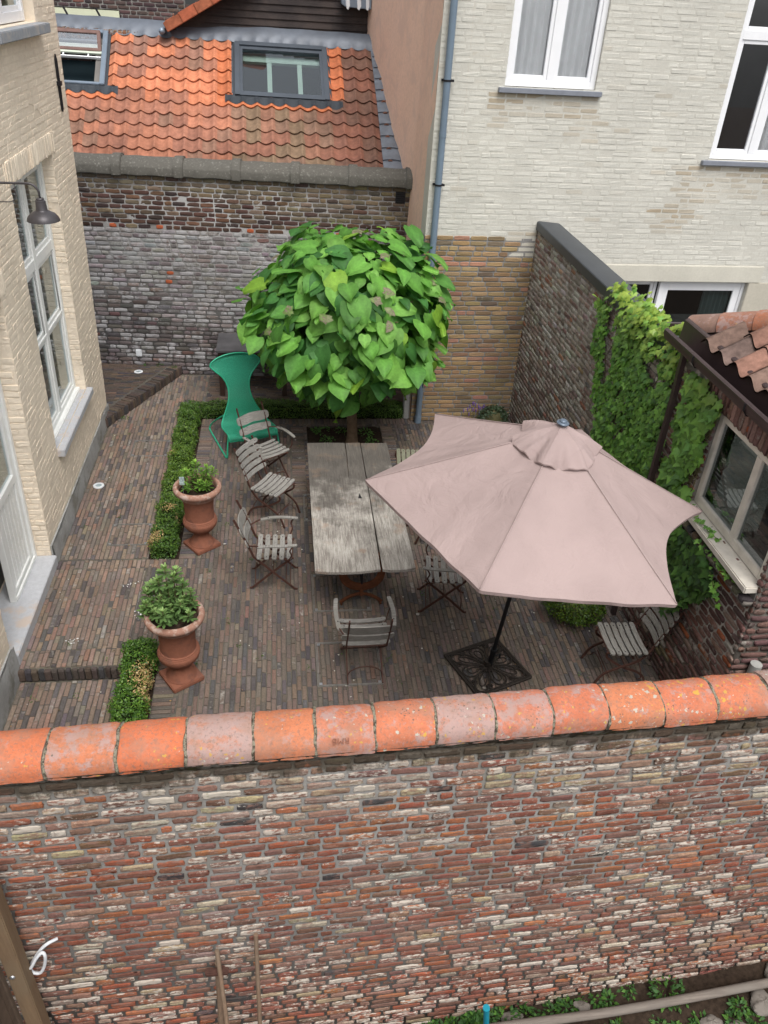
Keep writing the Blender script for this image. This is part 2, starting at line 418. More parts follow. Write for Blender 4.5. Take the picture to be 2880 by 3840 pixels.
def ivyleaf():
    out = [(0, 0), (.22, -.14), (.46, -.02), (.40, .2), (.56, .42), (.30, .46), (.20, .62), (0, 1.0), (-.20, .62), (-.30, .46), (-.56, .42), (-.40, .2), (-.46, -.02), (-.22, -.14)]
    V = [(0, .28, .06)]+[(x, y, -.10*abs(x)-.14*max(y-.3, 0)**1.0) for x, y in out]
    n = len(out); F = [(0, 1+i, 1+(i+1) % n) for i in range(n)]
    return V, F, [1.1]+[1.0]*n
def smallleaf():
    V = [(0, 0, 0), (.28, .45, .05), (0, 1, -.08), (-.28, .45, .05), (0, .5, 0)]
    return V, [(0, 1, 4), (1, 2, 4), (2, 3, 4), (3, 0, 4)], [.9, 1, 1.1, 1, 1]
def oblong():
    V = [(0, 0, 0), (.10, .25, .02), (.17, .6, -.02), (.10, .9, -.10), (0, 1, -.14), (-.10, .9, -.10), (-.17, .6, -.02), (-.10, .25, .02), (0, .55, -.05)]
    return V, [(0, 1, 8), (1, 2, 8), (2, 3, 8), (3, 4, 8), (4, 5, 8), (5, 6, 8), (6, 7, 8), (7, 0, 8)], [.9, 1, 1, 1.05, 1.1, 1.05, 1, 1, 1.2]
# ================================================================ GROUND
Z = (0, 0, 1); X = (1, 0, 0); Y = (0, 1, 0)
rng = np.random.default_rng(5)
pv = pal([(.150, .115, .096), (.172, .124, .098), (.128, .106, .094), (.082, .08, .086), (.062, .06, .066), (.185, .118, .09), (.20, .158, .12)], [5, 4, 4, 2.2, 1.4, 1, 1], .11, (.22, .09))
pv_dark = pal([(.095, .072, .06), (.11, .08, .062), (.05, .05, .057), (.075, .062, .055), (.13, .09, .062)], [4, 3, 2.2, 3, 1], .12, (.14, .1))
pv_light = pal([(.20, .150, .122), (.23, .165, .125), (.175, .145, .125), (.095, .09, .095), (.07, .066, .07), (.25, .155, .115), (.26, .20, .15)], [5, 4, 3.4, 1.8, 1.2, 1.2, 1.2], .11, (.26, .10))
def calm(f, k, mean):
    def g(u, v, rg):
        c = f(u, v, rg); return tuple(c[i]*(1-k)+mean[i]*k for i in range(3))+(c[3],)
    return g
pv = calm(pv, .30, (.128, .105, .092)); pv_dark = calm(pv_dark, .25, (.085, .068, .058)); pv_light = calm(pv_light, .25, (.19, .150, .125))
def pcol(f1, f2, test):
    return lambda u, v, rg: (f1 if test(u, v) else f2)(u, v, rg)
def pave(mb, x0, y0, x1, y1, z, col, along='Y', holes=(), stagger=True, seed=1, stack=False, tilt=.0022):
    rg = np.random.default_rng(seed)
    if along == 'Y':
        rc = brick_rects(y1-y0, x1-x0, .198, .0465, .0055, [(b-y0, a-x0, d-y0, c-x0) for a, b, c, d in holes], rg, .05, stagger, stack=stack)
        bricks(mb, rc, (x0, y0, z-.012), Y, X, Z, col, rg, .012, .0011, tilt, .004, lo=True)
    else:
        rc = brick_rects(x1-x0, y1-y0, .198, .0465, .0055, [(a-x0, b-y0, c-x0, d-y0) for a, b, c, d in holes], rg, .05, stagger, stack=stack)
        bricks(mb, rc, (x0, y0, z-.012), X, Y, Z, col, rg, .012, .0011, tilt, .004, lo=True)
def rectgrid(mb, x0, y0, x1, y1, z, holes, mi=1):
    slab(mb, x1-x0, y1-y0, (x0, y0, z), X, Y, Z, .35, [(a-x0, b-y0, c-x0, d-y0) for a, b, c, d in holes], mi)
BED = (.36, 10.95, 1.56, 11.72)
HED1 = (-1.70, 8.17, -1.33, 12.28); HED3 = (-1.33, 11.98, 2.02, 12.28); HED2 = (-1.70, 3.5, -1.36, 6.50)
# patio
mb = MB(); holes = [BED, HED1, HED3, HED2]
bands = [(-1.33, 8.17, -1.12, 11.78, 'X'), (.10, 9.3, .36, 11.72, 'X'), (1.56, 9.3, 1.80, 11.72, 'X'), (-1.33, 11.78, 2.3, 11.98, 'Y'), (-1.36, 3.5, -1.12, 6.5, 'X'), (-1.33, 12.28, 2.2, 13.75, 'X')]
pave(mb, -1.68, 3.45, 4.02, 12.6, 0, pv, 'Y', holes+[b[:4] for b in bands]+[(-1.68, 12.28, -1.33, 13.8), (-1.33, 12.28, 2.3, 12.7), (-1.7, 6.2, -1.36, 6.42), (2.10, 11.9, 4.1, 12.7)], seed=3)
for i, b in enumerate(bands): pave(mb, b[0]+.003, b[1]+.003, b[2]-.003, b[3]-.003, .001, pv_dark if i == 5 else pv, b[4], [HED2] if i == 4 else (), stagger=(i == 5), seed=20+i, stack=i != 5)
pave(mb, -1.69, 12.285, -1.34, 13.7, 0, pv, 'Y', seed=44)
rectgrid(mb, -1.70, 3.4, 4.05, 13.75, -.010, holes)
tag(mb.build('pavement', [M['paving'], M['paving_sand']], smooth=False), kind='structure')
# terrace on the left (same level, ends at a step towards the front)
mb = MB(); SB = (-2.78, 6.30, -1.70, 6.47)
pave(mb, -2.76, 6.60, -1.70, 13.7, .0, pv_light, 'Y', [(-2.76, 8.0, -1.70, 8.2)], seed=9)
pave(mb, -2.76, 8.005, -1.50, 8.165, .003, pv_light, 'Y', seed=31, stagger=True)
pave(mb, -2.76, 6.34, -1.70, 6.59, .004, pv_light, 'Y', seed=33, stagger=True, tilt=.004)
rectgrid(mb, -2.80, 6.31, -1.70, 13.75, -.010, ())
# soldier riser of the step
rg = np.random.default_rng(8)
rc = np.array([(x, x+.058, .0, .148) for x in np.arange(-2.76, -1.72, .066)])
rc[:, 0] += rg.normal(0, .004, len(rc)); bricks(mb, rc, (0, 6.312, -.15), X, Z, (0, -1, 0), pv_dark, rg, .03, .002, .004, .01)
tag(mb.build('pavement', [M['paving'], M['paving_sand']]), kind='structure')
# lower strip at the front left
mb = MB(); pave(mb, -2.76, 3.45, -1.70, 6.28, -.15, pv_light, 'Y', seed=12); rectgrid(mb, -2.80, 3.4, -1.70, 6.30, -.160, ())
tag(mb.build('path', [M['paving'], M['paving_sand']]), kind='structure')
# triangular corner platform at the back left
mb = MB(); A = Vector((-2.80, 11.66, 0)); B = Vector((-1.82, 13.78, 0)); dr = (B-A).normalized(); nr = Vector((dr.y, -dr.x, 0)); L = (B-A).length; PH = .155
rg = np.random.default_rng(18)
rc = np.array([(u, u+.047, 0, .145) for u in np.arange(0, L-.03, .0535)])
bricks(mb, rc, tuple(A+nr*.0), tuple(dr), Z, tuple(nr), pv_dark, rg, .02, .002, .004, .01)
rc = np.array([(u, u+.047, 0, .19) for u in np.arange(0, L-.03, .0535)])
bricks(mb, rc, tuple(A+nr*.015+Vector((0, 0, PH-.012))), tuple(dr), tuple(-nr), Z, pv_dark, rg, .014, .0015, .004, .006)
rcs = []
y = 11.75
k = 0
while y < 13.85:
    xe = A.x+(y-A.y)/(B.y-A.y)*(B.x-A.x)-.24; x = -3.6+(k % 2)*.1
    while x < xe-.03: rcs.append((x, min(x+.2, xe), y, y+.047)); x += .206
    y += .0535; k += 1
bricks(mb, np.array([r for r in rcs if r[1]-r[0] > .03]), (0, 0, PH-.014), X, Y, Z, pv_dark, rg, .012, .001, .002, .004, lo=True)
mb.prism([(A.x-.01, A.y-.02), (B.x, B.y), (-4.2, 13.98), (-4.2, 11.66)], -.2, PH-.012, mi=1)
tag(mb.build('pavement', [M['paving'], M['paving_sand']]), kind='structure')
# soil: planting strips, tree bed, big ground sheet under everything and the lower garden in front of the wall
def hf(x, y): return .012*sin(x*23+y*7)+.010*sin(y*31-x*11)+.006*sin(x*71)*cos(y*67)
mb = MB()
for (x0, y0, x1, y1) in [BED, HED1, HED3, HED2]:
    mb.grid(lambda a, b: (x0+(x1-x0)*a, y0+(y1-y0)*b, -.035+hf(x0+(x1-x0)*a, y0+(y1-y0)*b)), 24, 40)
tag(mb.build('ground', M['soil'], smooth=True), kind='structure')
def gz(x, y): return -1.53+.088*(x-1.0)+.02*sin(x*5)+.02*sin(y*9+x*3)+.01*sin(x*31+y*17)
mb = MB(); mb.grid(lambda a, b: (-3+a*10, 3.50-b*3.2, gz(-3+a*10, 3.5-b*3.2)), 120, 50)
tag(mb.build('ground', M['soil'], smooth=True), kind='structure')
mb = MB(); mb.box((-60, -60, -2.6), (60, 60, -2.5)); tag(mb.build('ground', M['soil']), kind='structure')
mb = MB(); mb.box((4.1, 7.0, -.3), (12, 11.95, -.02)); tag(mb.build('path', M['concrete']), kind='structure')

# ================================================================ FRONT WALL
fy = lambda x: 3.235+.043*x          # line of the wall face
fa = math.atan(.043); U = (cos(fa), sin(fa), 0); N = (sin(fa), -cos(fa), 0)
rg = np.random.default_rng(41)
FT = [(.27, .088, .05), (.32, .125, .062), (.21, .082, .058), (.18, .095, .075), (.28, .165, .12), (.31, .235, .185), (.42, .36, .29), (.36, .285, .18), (.055, .05, .052), (.15, .085, .058)]
FT = [tuple(x*.88 for x in c) for c in FT]
fp_mid = pal(FT, [4.8, 3.4, 4.6, 4, 2.6, 1.3, .5, .5, .25, 1.6], .12, (.335, .09))
fp_top = pal(FT, [.6, 1.0, 1.2, 2.6, 3.2, 4, 1.8, 3.4, .3, 2.6], .11, (.37, .10))
fp_low = pal(FT, [3.2, 2.4, 3.8, 3.6, 3.2, 2.2, .8, .7, .2, 1.4], .11, (.375, .09))
H0 = -1.75; HW = 2.175-H0
def fcol(u, v, rg):
    z = v+H0; x = u-3.2
    if z > 1.62+.1*sin(x*2): return fp_top(u, v, rg)
    if z < .05+.45*max(0, (x)/2.5)+.2*sin(x*1.3) : return (fp_low if rg.random() < .65 else fp_mid)(u, v, rg)
    return fp_mid(u, v, rg)
O = (-3.2, fy(-3.2), H0); L = 8.6
fw = thing('garden_wall', 'tall mottled red, brown and whitish brick wall in the foreground with orange half round coping tiles', 'brick wall', (-3.2, fy(-3.2), H0))
mb = MB(); rc = brick_rects(L, HW, .185, .0495, .0225, [], rg, .36)
def rag(P):
    P = P.copy(); P[:, 1] += .0015*np.sin(P[:, 0]*5.1+P[:, 2]*3)
    P[:, 2] += .007*np.sin(P[:, 0]*1.7+P[:, 2])+.0022*np.sin(P[:, 0]*9.3+P[:, 2]*40)
    return P
bricks(mb, rc, O, U, Z, N, fcol, rg, .0085, .0026, .0018, .010, sh=.004, warp=rag, fine=True, eb=.3)
slab(mb, L, HW, O, U, Z, N, .22)
mb.build('masonry', [M['front_brick'], M['mortar_front']], fw, smooth=True)
# moss and dirt line under the coping: mortar fillet
s_ = NT('mossy dirt fillet', .95, .1); c_ = s_.mix(s_.mr(s_.noise(9, 6, .7), .45, .6, 0, 1, True), (.045, .036, .026), (.16, .15, .13)); s_.col(s_.mix(s_.mr(s_.noise(14, 5), .55, .65, 0, .7), c_, (.05, .055, .018))); s_.bump(s_.noise(80, 6, .7), 1, .01)
mb = MB(); rgm = random.Random(3)
offs = [rgm.uniform(-.012, .010)+.01*sin(i*.7) for i in range(401)]
def fil(a, b):
    x = -3.2+a*8.6; i = int(a*400); d = [(.045, 2.22), (.03+offs[i]*.5, 2.185), (.012+offs[i]*.3, 2.145+offs[i]), (-.012, 2.12+offs[i]*1.5)][min(3, int(b*3+.01))]
    return (x+N[0]*d[0], fy(x)+N[1]*d[0], d[1])
mb.grid(fil, 400, 3); mb.build('dirt_fillet', s_.m, fw, smooth=True)
# coping tiles
def copmat():
    s = NT('lichened orange coping tile', .82, .2); c, a = s.attr()
    c = s.vary(c, s.mr(s.noise(6, 5, .6), .3, .7, .86, 1.1))
    c = s.vary(c, s.mr(s.noise(60, 4, .7), .3, .7, .84, 1.12)); c = s.mix(s.mr(s.noise(48, 6, .75), .52, .60, 0, .62, True), c, (.18, .125, .10))
    # mauve grey wear, amount in alpha
    n1 = s.math('ADD', s.noise(11, 8, .74), s.math('ADD', a, .05))
    c = s.mix(s.mr(n1, .76, .90, 0, .75, True), c, (.34, .26, .245))
    n2 = s.math('ADD', s.noise(38, 8, .75), a); c = s.mix(s.mr(n2, .86, .98, 0, .75, True), c, (.19, .145, .12))
    c = s.mix(s.mr(s.noise(4.2, 7, .7), .47, .62, 0, .5, True), c, (.30, .175, .125))
    xs = s.n('SeparateXYZ', Vector=s.co()).outputs[0]
    def spots(scale, rad, colr, thr, seedoff, c):
        mp = s.n('Mapping', Vector=s.co()); mp.inputs['Location'].default_value = (seedoff, seedoff*.7, 3)
        ds = s.n('TexNoise', Scale=scale*2.2, Detail=4, Vector=mp.outputs[0])
        vm = s.n('VectorMath', _operation='MULTIPLY_ADD', i0=ds.outputs['Color'], i1=(1.1/scale,)*3, i2=mp.outputs[0])
        vo = s.n('TexVoronoi', Scale=scale, Vector=vm.outputs[0]); sel = s.n('SeparateColor', i0=vo.outputs['Color'])
        gate = s.mr(s.math('ADD', s.math('MULTIPLY', s.noise(3.5, 3, .6, mp.outputs[0]), 1.1), s.math('ADD', s.math('MULTIPLY', sel.outputs[0], .3), s.mr(xs, .8, 7.2, -.09, .10))), thr, thr+.01, 0, 1)
        m = s.math('MULTIPLY', gate, s.mr(vo.outputs['Distance'], s.math('MULTIPLY', sel.outputs[1], rad), s.math('MULTIPLY', sel.outputs[1], rad*.75), 0, .88))
        return s.mix(m, c, colr)
    c = spots(60, .42, (.10, .085, .07), .88, 7, c)
    c = spots(26, .40, (.40, .40, .34), .86, 1, c)
    c = spots(17, .42, (.50, .31, .06), .86, 4, c); c = spots(34, .5, (.47, .29, .07), .83, 14, c)
    c = spots(40, .36, (.50, .49, .42), .93, 9, c)
    s.col(c); s.bump(s.math('ADD', s.noise(55, 7, .72), s.math('MULTIPLY', s.noise(9, 4), .8)), .55, .004); return s.m
M['coping_tile'] = copmat()
mb = MB(); mj = MB(); rg = random.Random(11)
tl = [(.50, .155, .075, .14), (.46, .165, .085, .26), (.52, .15, .07, .12), (.42, .20, .14, .34), (.48, .17, .085, .18), (.46, .17, .10, .24), (.48, .16, .085, .20), (.44, .19, .125, .34), (.47, .17, .105, .28), (.48, .155, .085, .22), (.50, .18, .09, .16), (.50, .16, .085, .20), (.49, .155, .08, .20), (.44, .24, .18, .38), (.48, .16, .08, .24)]
px_bound = [-2.35, -1.965, -1.345, -.955, -.57, -.175, .215, .565, .92, 1.285, 1.655, 2.01, 2.37, 2.75, 3.12, 3.5, 3.88, 4.26]
px_bound = [-2.9, -2.52, -2.13, -1.735, -1.33, -.935, -.545, -.155, .215, .58, .96, 1.335, 1.71, 2.08, 2.455, 2.83, 3.21, 3.59, 3.97, 4.35, 4.73, 5.1]
px_bound = [x-.06 for x in px_bound]
def prof(t, w, h):          # t 0..1 front bottom -> back bottom ; rounded ridge
    a = pi*t; return -cos(a)*w*(1 if abs(cos(a)) < .98 else 1), (sin(a)**.72)*h
for i, (a0, a1) in enumerate(zip(px_bound[:-1], px_bound[1:])):
    col = tl[(i+12) % len(tl)]; dz = rg.uniform(-.008, .008); dy = rg.uniform(-.006, .006); tw = rg.uniform(-.008, .008); w_, h_ = .165, .150
    g = .0065
    def fn(s, t, o=0):
        x = a0+g+(a1-a0-2*g)*s+.004*sin(t*9+i); e = min(s, 1-s)*(a1-a0); sh = -.006*max(0, 1-e/.012)**2
        u, h = prof(t, w_+sh-o, h_+sh-o)
        yy = fy(x)+.125+u+dy+tw*(s-.5); return (x, yy, 2.21+h+dz+.003*sin(s*14+i*2)+(-.012*(0 if 0 < t < 1 else 1)))
    V0 = mb.n
    mb.grid(lambda s, t: fn(s, t), 14, 22, col)
    mb.grid(lambda s, t: fn(s, 1-t, .018), 4, 22, (.3, .12, .07, .2))
    # end rims
    for s0 in (0, 1):
        mb.grid(lambda s, t: fn(s0, t if s0 else 1-t, .018*s), 1, 22, (.4, .2, .13, .3))
    for s0 in (0, 1):
        mb.grid(lambda s, t: fn(t, s0, .018*(s if s0 else 1-s)), 1, 14, (.4, .2, .13, .3))
for xb in px_bound:
    ph = rg.uniform(0, 9)
    mj.grid(lambda s, t: (xb-.010+.020*s+.004*sin(t*17+ph), fy(xb)+.125+prof(t, .1585+.004*sin(t*31+ph)+.006*sin(pi*s), .146)[0], 2.207+prof(t, .16, .1425+.004*sin(t*23+ph)+.007*sin(pi*s)+rg.uniform(-.002, .002))[1]), 6, 40)
mb.build('coping', M['coping_tile'], fw, smooth=True, auto=50)
s_ = NT('lumpy lichened mortar', .95, .1); s_.col(s_.mix(s_.mr(s_.noise(45, 6, .7), .42, .56, 0, 1), (.07, .058, .044), (.26, .24, .18))); s_.bump(s_.noise(90, 6, .7), 1, .008)
mj.build('coping_joint', s_.m, fw, smooth=True)
# worn stamp pressed into one tile, upside down to the camera
tcv = bpy.data.curves.new('stamp', 'FONT'); tcv.body = 'RMB'; tcv.size = .055; tcv.extrude = .004; tcv.offset = -.0009
to = bpy.data.objects.new('stamp_tmp', tcv); sc.collection.objects.link(to); bpy.context.view_layer.update()
tme = bpy.data.meshes.new_from_object(to.evaluated_get(bpy.context.evaluated_depsgraph_get())); sc.collection.objects.unlink(to); bpy.data.objects.remove(to)
sx0 = .36; ta = .17; pu0, ph0 = prof(ta, .165, .150); pu1, ph1 = prof(ta+.05, .165, .150); tv_ = Vector((0, pu1-pu0, ph1-ph0)).normalized()
cx0 = Vector((-1, -.04, 0)).normalized(); cy0 = -tv_; cz0 = cx0.cross(cy0); tme.materials.append(plain('worn stamp', (.24, .10, .065), .9))
so_ = bpy.data.objects.new('maker_stamp', tme); sc.collection.objects.link(so_); so_.parent = fw
so_.matrix_basis = Matrix.Translation((sx0+3.2, fy(sx0)+.125+pu0-fy(-3.2), 2.21+ph0+.018-H0)) @ Matrix((cx0, cy0, cz0)).transposed().to_4x4()
mb = MB(); slab(mb, L, .09, (O[0]+N[0]*-.01, O[1]-N[1]*.0+.01, 2.165), U, Z, N, .22, mi=0); mb.build('bedding', s_.m, fw)

# ================================================================ BACK WALL
ka = R(-3.7); KU = (cos(ka), sin(ka), 0); KN = (sin(ka), -cos(ka), 0)
KO = Vector((-3.9, 13.72+(-1.11+3.9)*math.tan(R(3.7)), 0)); KL = 6.02
bw = thing('boundary_wall', 'sooty old brick wall behind the tree, whitewashed lower down and capped with rough concrete', 'brick wall', tuple(KO))
kp_top = pal([(.095, .055, .045), (.075, .045, .038), (.13, .075, .05), (.14, .105, .075), (.055, .04, .038)], [4, 4, 2.5, 2, 2], .13, (.12, .1))
kp_tan = pal([(.155, .125, .088), (.12, .095, .07), (.18, .14, .09), (.08, .06, .05)], [4, 3, 1.5, 1], .1, (.2, .08))
kp_mid = pal([(.19, .165, .16), (.16, .14, .138), (.22, .20, .195), (.27, .26, .26), (.17, .11, .095)], [3, 3, 4, 5, .4], .08, (.47, .09))
kp_low = pal([(.13, .105, .10), (.11, .096, .095), (.165, .145, .14), (.095, .088, .092), (.14, .085, .075)], [4, 3, 2.5, 2, .6], .12, (.38, .11))
ORB = [(1.18, 2.6), (1.93, 2.59), (2.72, 2.6), (3.4, 2.57), (4.15, 2.56), (4.86, 2.56), (2.03, 1.85), (2.0, 1.7)]
def kcol(u, v, rg):
    for i, (a, b) in enumerate(ORB):
        if abs(u-a) < .07 and abs(v-b) < .037: return (.42, .11, .05, .05)
    if v > 3.12 or (v > 2.75 and u > 2.6+(3.12-v)*3 and rg.random() < .8): return kp_tan(u, v, rg)
    if v > 2.52: return kp_top(u, v, rg)
    if v > 1.35+.25*sin(u*1.7)-.2*(u > 2): return kp_mid(u, v, rg)
    return kp_low(u, v, rg) if rg.random() < .8 else kp_mid(u, v, rg)
rg = np.random.default_rng(6); mb = MB()
rc = brick_rects(KL, 3.36, .205, .060, .0150, [], rg, .14)
for r in rc:
    for a, b in ORB:
        if abs((r[0]+r[1])/2-a) < .1 and abs((r[2]+r[3])/2-b) < .037: r[0] = a-.055; r[1] = a+.055
bricks(mb, rc, tuple(KO), KU, Z, KN, kcol, rg, .006, .0026, .002, .008, sh=.006)
slab(mb, KL, 3.40, tuple(KO), KU, Z, KN, .3); mb.build('masonry', [M['back_brick'], M['mortar_back']], bw, smooth=True)
def kpt(u, d, z): return (KO.x+KU[0]*u+KN[0]*d, KO.y+KU[1]*u+KN[1]*d, z)
mb = MB(); js = [1.35, 2.31, 3.21, 4.14, 5.06]
cprof = [(-.30, 3.36), (-.30, 3.40), (.06, 3.36), (.075, 3.38), (.075, 3.50), (.03, 3.545), (-.12, 3.61), (-.28, 3.58)]
cprof = [(-.30, 3.37), (.07, 3.37), (.075, 3.47), (.05, 3.52), (-.06, 3.60), (-.16, 3.62), (-.30, 3.60)]
for a, b in zip([-.05]+js, js+[KL+.02]):
    n0 = mb.n; n = len(cprof); K = 12
    V = []
    for k in range(K+1):
        u = a+.055+(b-a-.11)*k/K
        V += [kpt(u, d+.004*sin(u*19+i), z+.005*sin(u*13+i*2)) for i, (d, z) in enumerate(cprof)]
    F = [(k*n+i, k*n+(i+1) % n, (k+1)*n+(i+1) % n, (k+1)*n+i) for k in range(K) for i in range(n)]+[tuple(range(n-1, -1, -1)), tuple(range(K*n, K*n+n))]
    mb.add(V, F)
for u in [j for j in js]+[KL-.03]:
    V = [kpt(uu, d+(.03 if d > -.2 else 0), z+(.03 if z > 3.4 else -.01)) for uu in (u-.075, u+.075) for d, z in cprof]; n = len(cprof)
    mb.add(V, [(i, (i+1) % n, n+(i+1) % n, n+i) for i in range(n)]+[tuple(range(n-1, -1, -1)), tuple(range(n, 2*n))])
mb.build('coping', M['concrete'], bw, bevel=.012)
mb = MB(); mb.box((5.76, -.02, 3.12), (5.92, .012, 3.30), mat=Matrix.Translation(KO) @ Matrix(((KU[0], -KN[0]*-1, 0, 0), (KU[1], KN[1], 0, 0), (0, 0, 1, 0), (0, 0, 0, 1))))
for k in range(5): mb.box((5.775, .01, 3.14+k*.032), (5.905, .022, 3.15+k*.032), mat=Matrix.Translation(KO) @ Matrix(((KU[0], KN[0], 0, 0), (KU[1], KN[1], 0, 0), (0, 0, 1, 0), (0, 0, 0, 1))))
mb.build('vent_grille', M['black_iron'], bw)
mb = MB(); mb.box((1.31, .012, .33), (1.41, .06, .45), mat=Matrix.Translation(KO) @ Matrix(((KU[0], KN[0], 0, 0), (KU[1], KN[1], 0, 0), (0, 0, 1, 0), (0, 0, 0, 1))))
tag(mb.build('wall_socket', M['plastic_white'], bevel=.008), 'small pale grey square socket box low on the sooty back wall', 'socket')

# ================================================================ RIGHT WALL
def skew(P):          # the wall runs a little out of square with the patio and dips towards the outbuilding
    P = np.array(P, float); t = np.clip((11.95-P[:, 1])/4.93, 0, 1)[:, None]
    return P*(1+.05*t)-t*np.array((0, 0, .305))
rw = thing('garden_wall', 'weathered brown and grey brick wall under a dark metal coping, half covered in ivy', 'brick wall', (3.8, 7.02, 0))
rp = pal([(.25, .195, .165), (.20, .155, .135), (.26, .215, .185), (.19, .125, .105), (.38, .365, .33), (.26, .13, .09), (.12, .11, .105), (.33, .23, .15)], [4, 4, 3.5, 3, 3, .6, .5, .3], .12, (.42, .12))
rg = np.random.default_rng(61); mb = MB()
rc = brick_rects(11.95-7.02, 3.16, .185, .052, .0190, [], rg, .3)
bricks(mb, rc, (3.8, 7.02, 0), Y, Z, (-1, 0, 0), rp, rg, .009, .0028, .002, .010, sh=.006)
for q in range(20): slab(mb, 4.93*(q+1)/20, 3.16, (3.8, 7.02, 0), Y, Z, (-1, 0, 0), .26, u0=4.93*q/20)
mb.warp(skew); mb.build('masonry', [M['right_brick'], M['mortar_right']], rw, smooth=True)
mb = MB(); mb.prism([(3.772, 3.155), (3.772, 3.275), (3.80, 3.285), (4.10, 3.262), (4.13, 3.25), (4.13, 3.155)], 0, 1, fn=lambda p, h: (p[0], (6.93, 11.94)[int(h)], p[1]))
mb.warp(skew); mb.build('coping', plain('anthracite metal coping', (.045, .052, .062), .42, .2, .12, 4, .5), rw, bevel=.006)

# ================================================================ BEIGE HOUSE
ba = R(1.4); BU = (cos(ba), sin(ba), 0); BN = (sin(ba), -cos(ba), 0); BO = Vector((2.1, 11.908, 0))
def bpt(u, d, z): return (BO.x+BU[0]*u+BN[0]*d, BO.y+BU[1]*u+BN[1]*d, z)
BM = Matrix.Translation(BO) @ Matrix(((BU[0], BN[0], 0, 0), (BU[1], BN[1], 0, 0), (0, 0, 1, 0), (0, 0, 0, 1)))
bh_ = thing('painted_brick_house', 'beige painted brick house at the back right with bare yellow brick patch below', 'house', tuple(BO))
OP = [(.925, 5.02, 2.215, 7.3), (4.13, 4.20, 5.75, 7.3), (2.55, .35, 5.36, 2.41)]
rg = np.random.default_rng(77); rc = brick_rects(6.9, 8.4, .245, .060, .0165, OP, rg, .05)
cu = (rc[:, 0]+rc[:, 1])/2; cv = (rc[:, 2]+rc[:, 3])/2
isy = (cu < 1.80) & (cv < 3.05-.23*(cu > 1.42)-.07*(cu > 1.25))
mb = MB(); yp = pal([(.31, .215, .115), (.27, .19, .105), (.34, .24, .13), (.23, .165, .10), (.36, .20, .135), (.18, .135, .095)], [5, 4, 3, 2, .6, .7], .09, (.1, .09))
def ycol(u, v, rg):
    c = yp(u, v, rg)
    if 2.62 < v < 2.70 and u < .95: return (.42, .215, .145, .1)
    return c
vis = (cv > 1.2) | (cu < 1.75)
ylow = cv < 1.0
bricks(mb, rc[isy], tuple(BO), BU, Z, BN, ycol, rg, .009, .0016, .001, .006, sh=.005)
def bcol(u, v, rg):
    c = np.array((.56, .55, .495))*(1+rg.normal(0, .025)); st = 0
    # rain stains below the sills
    for (a, b, z0, dz) in ((.80, 1.05, 4.95, .45), (1.95, 2.35, 4.95, .6), (1.05, 1.95, 4.95, .3), (3.75, 4.2, 4.1, .75), (4.2, 5.9, 4.1, .4), (1.42, 1.7, 3.1, .4), (3.5, 4.0, 3.5, .4)):
        if a-.05 < u < b+.05 and z0-dz < v < z0: st = max(st, rg.uniform(.2, 1.0)*(1-(z0-v)/dz*.5))
    if rg.random() < .05: st = max(st, rg.uniform(0, .4))
    c = c*(1-st)+np.array((.37, .30, .21))*st
    return (*c, 0)
bricks(mb, rc[~isy & vis], tuple(BO), BU, Z, BN, bcol, rg, .0020, .0016, .0010, .0, mi=2, sh=.006, lo=True)
# body: painted mortar except behind yellow bricks
slab(mb, 6.9, 8.4, tuple(BO), BU, Z, BN, .35, OP+[(0, 0, 1.69, 3.02)], mi=2, col=(.53, .515, .46, 0))
slab(mb, 1.69, 3.02, tuple(BO), BU, Z, BN, .35, [], mi=1)
mb.build('wall', [M['yellow_brick'], M['mortar_yellow'], M['painted_beige']], bh_)
# smooth rendered lintel above the ground floor window and rough jamb render
mb = MB(); mb.box((2.45, -.3, 2.402), (5.55, .022, 2.66), (.54, .52, .45, 0), mat=BM); mb.box((5.362, -.3, 0), (6.9, .018, 2.40), (.47, .44, .37, 0), mat=BM)
mb.build('lintel', M['painted_beige'], bh_, bevel=.008)
def wframe(parent, T, u0, z0, u1, z1, d, fw, mul=(), tra=(), mat='white_frame', pane='glass', depth=.07, sash=0, name='window', curtain=None, extra=None):
    """frame in wall axes (u,depth,z); T maps them to the world"""
    mb = MB(); e = .0015
    mb.box((u0, d-depth, z0), (u0+fw, d, z1), mat=T); mb.box((u1-fw, d-depth, z0), (u1, d, z1), mat=T)
    mb.box((u0+fw, d-depth, z0), (u1-fw, d-e, z0+fw*1.25), mat=T); mb.box((u0+fw, d-depth, z1-fw), (u1-fw, d-e, z1), mat=T)
    us = [u0+fw]; 
    for (m, mw) in mul:
        mb.box((m-mw/2, d-depth, z0+fw*1.25), (m+mw/2, d-2*e, z1-fw), mat=T); us += [m-mw/2, m+mw/2]
    us.append(u1-fw)
    zs = [z0+fw*1.25]
    for (m, mw) in tra:
        zs += [m-mw/2, m+mw/2]
    zs.append(z1-fw)
    for a, b in zip(us[::2], us[1::2]):
        for (m, mw) in tra: mb.box((a, d-depth, m-mw/2), (b, d-3*e, m+mw/2), mat=T)
    if sash:
        for a, b in zip(us[::2], us[1::2]):
            for p, q in zip(zs[::2], zs[1::2]):
                s = sash; D = d-.018
                mb.box((a, D-.04, p), (a+s, D, q), mat=T); mb.box((b-s, D-.04, p), (b, D, q), mat=T)
                mb.box((a+s, D-.04, p), (b-s, D-e, p+s), mat=T); mb.box((a+s, D-.04, q-s), (b-s, D-e, q), mat=T)
    win = mb.build(name, M[mat], parent, bevel=.004)
    mg = MB(); mg.box((u0+fw*.8, d-depth*.6, z0+fw*.8), (u1-fw*.8, d-depth*.6+.006, z1-fw*.8), mat=T)
    mg.build('pane', M[pane], win)
    return win
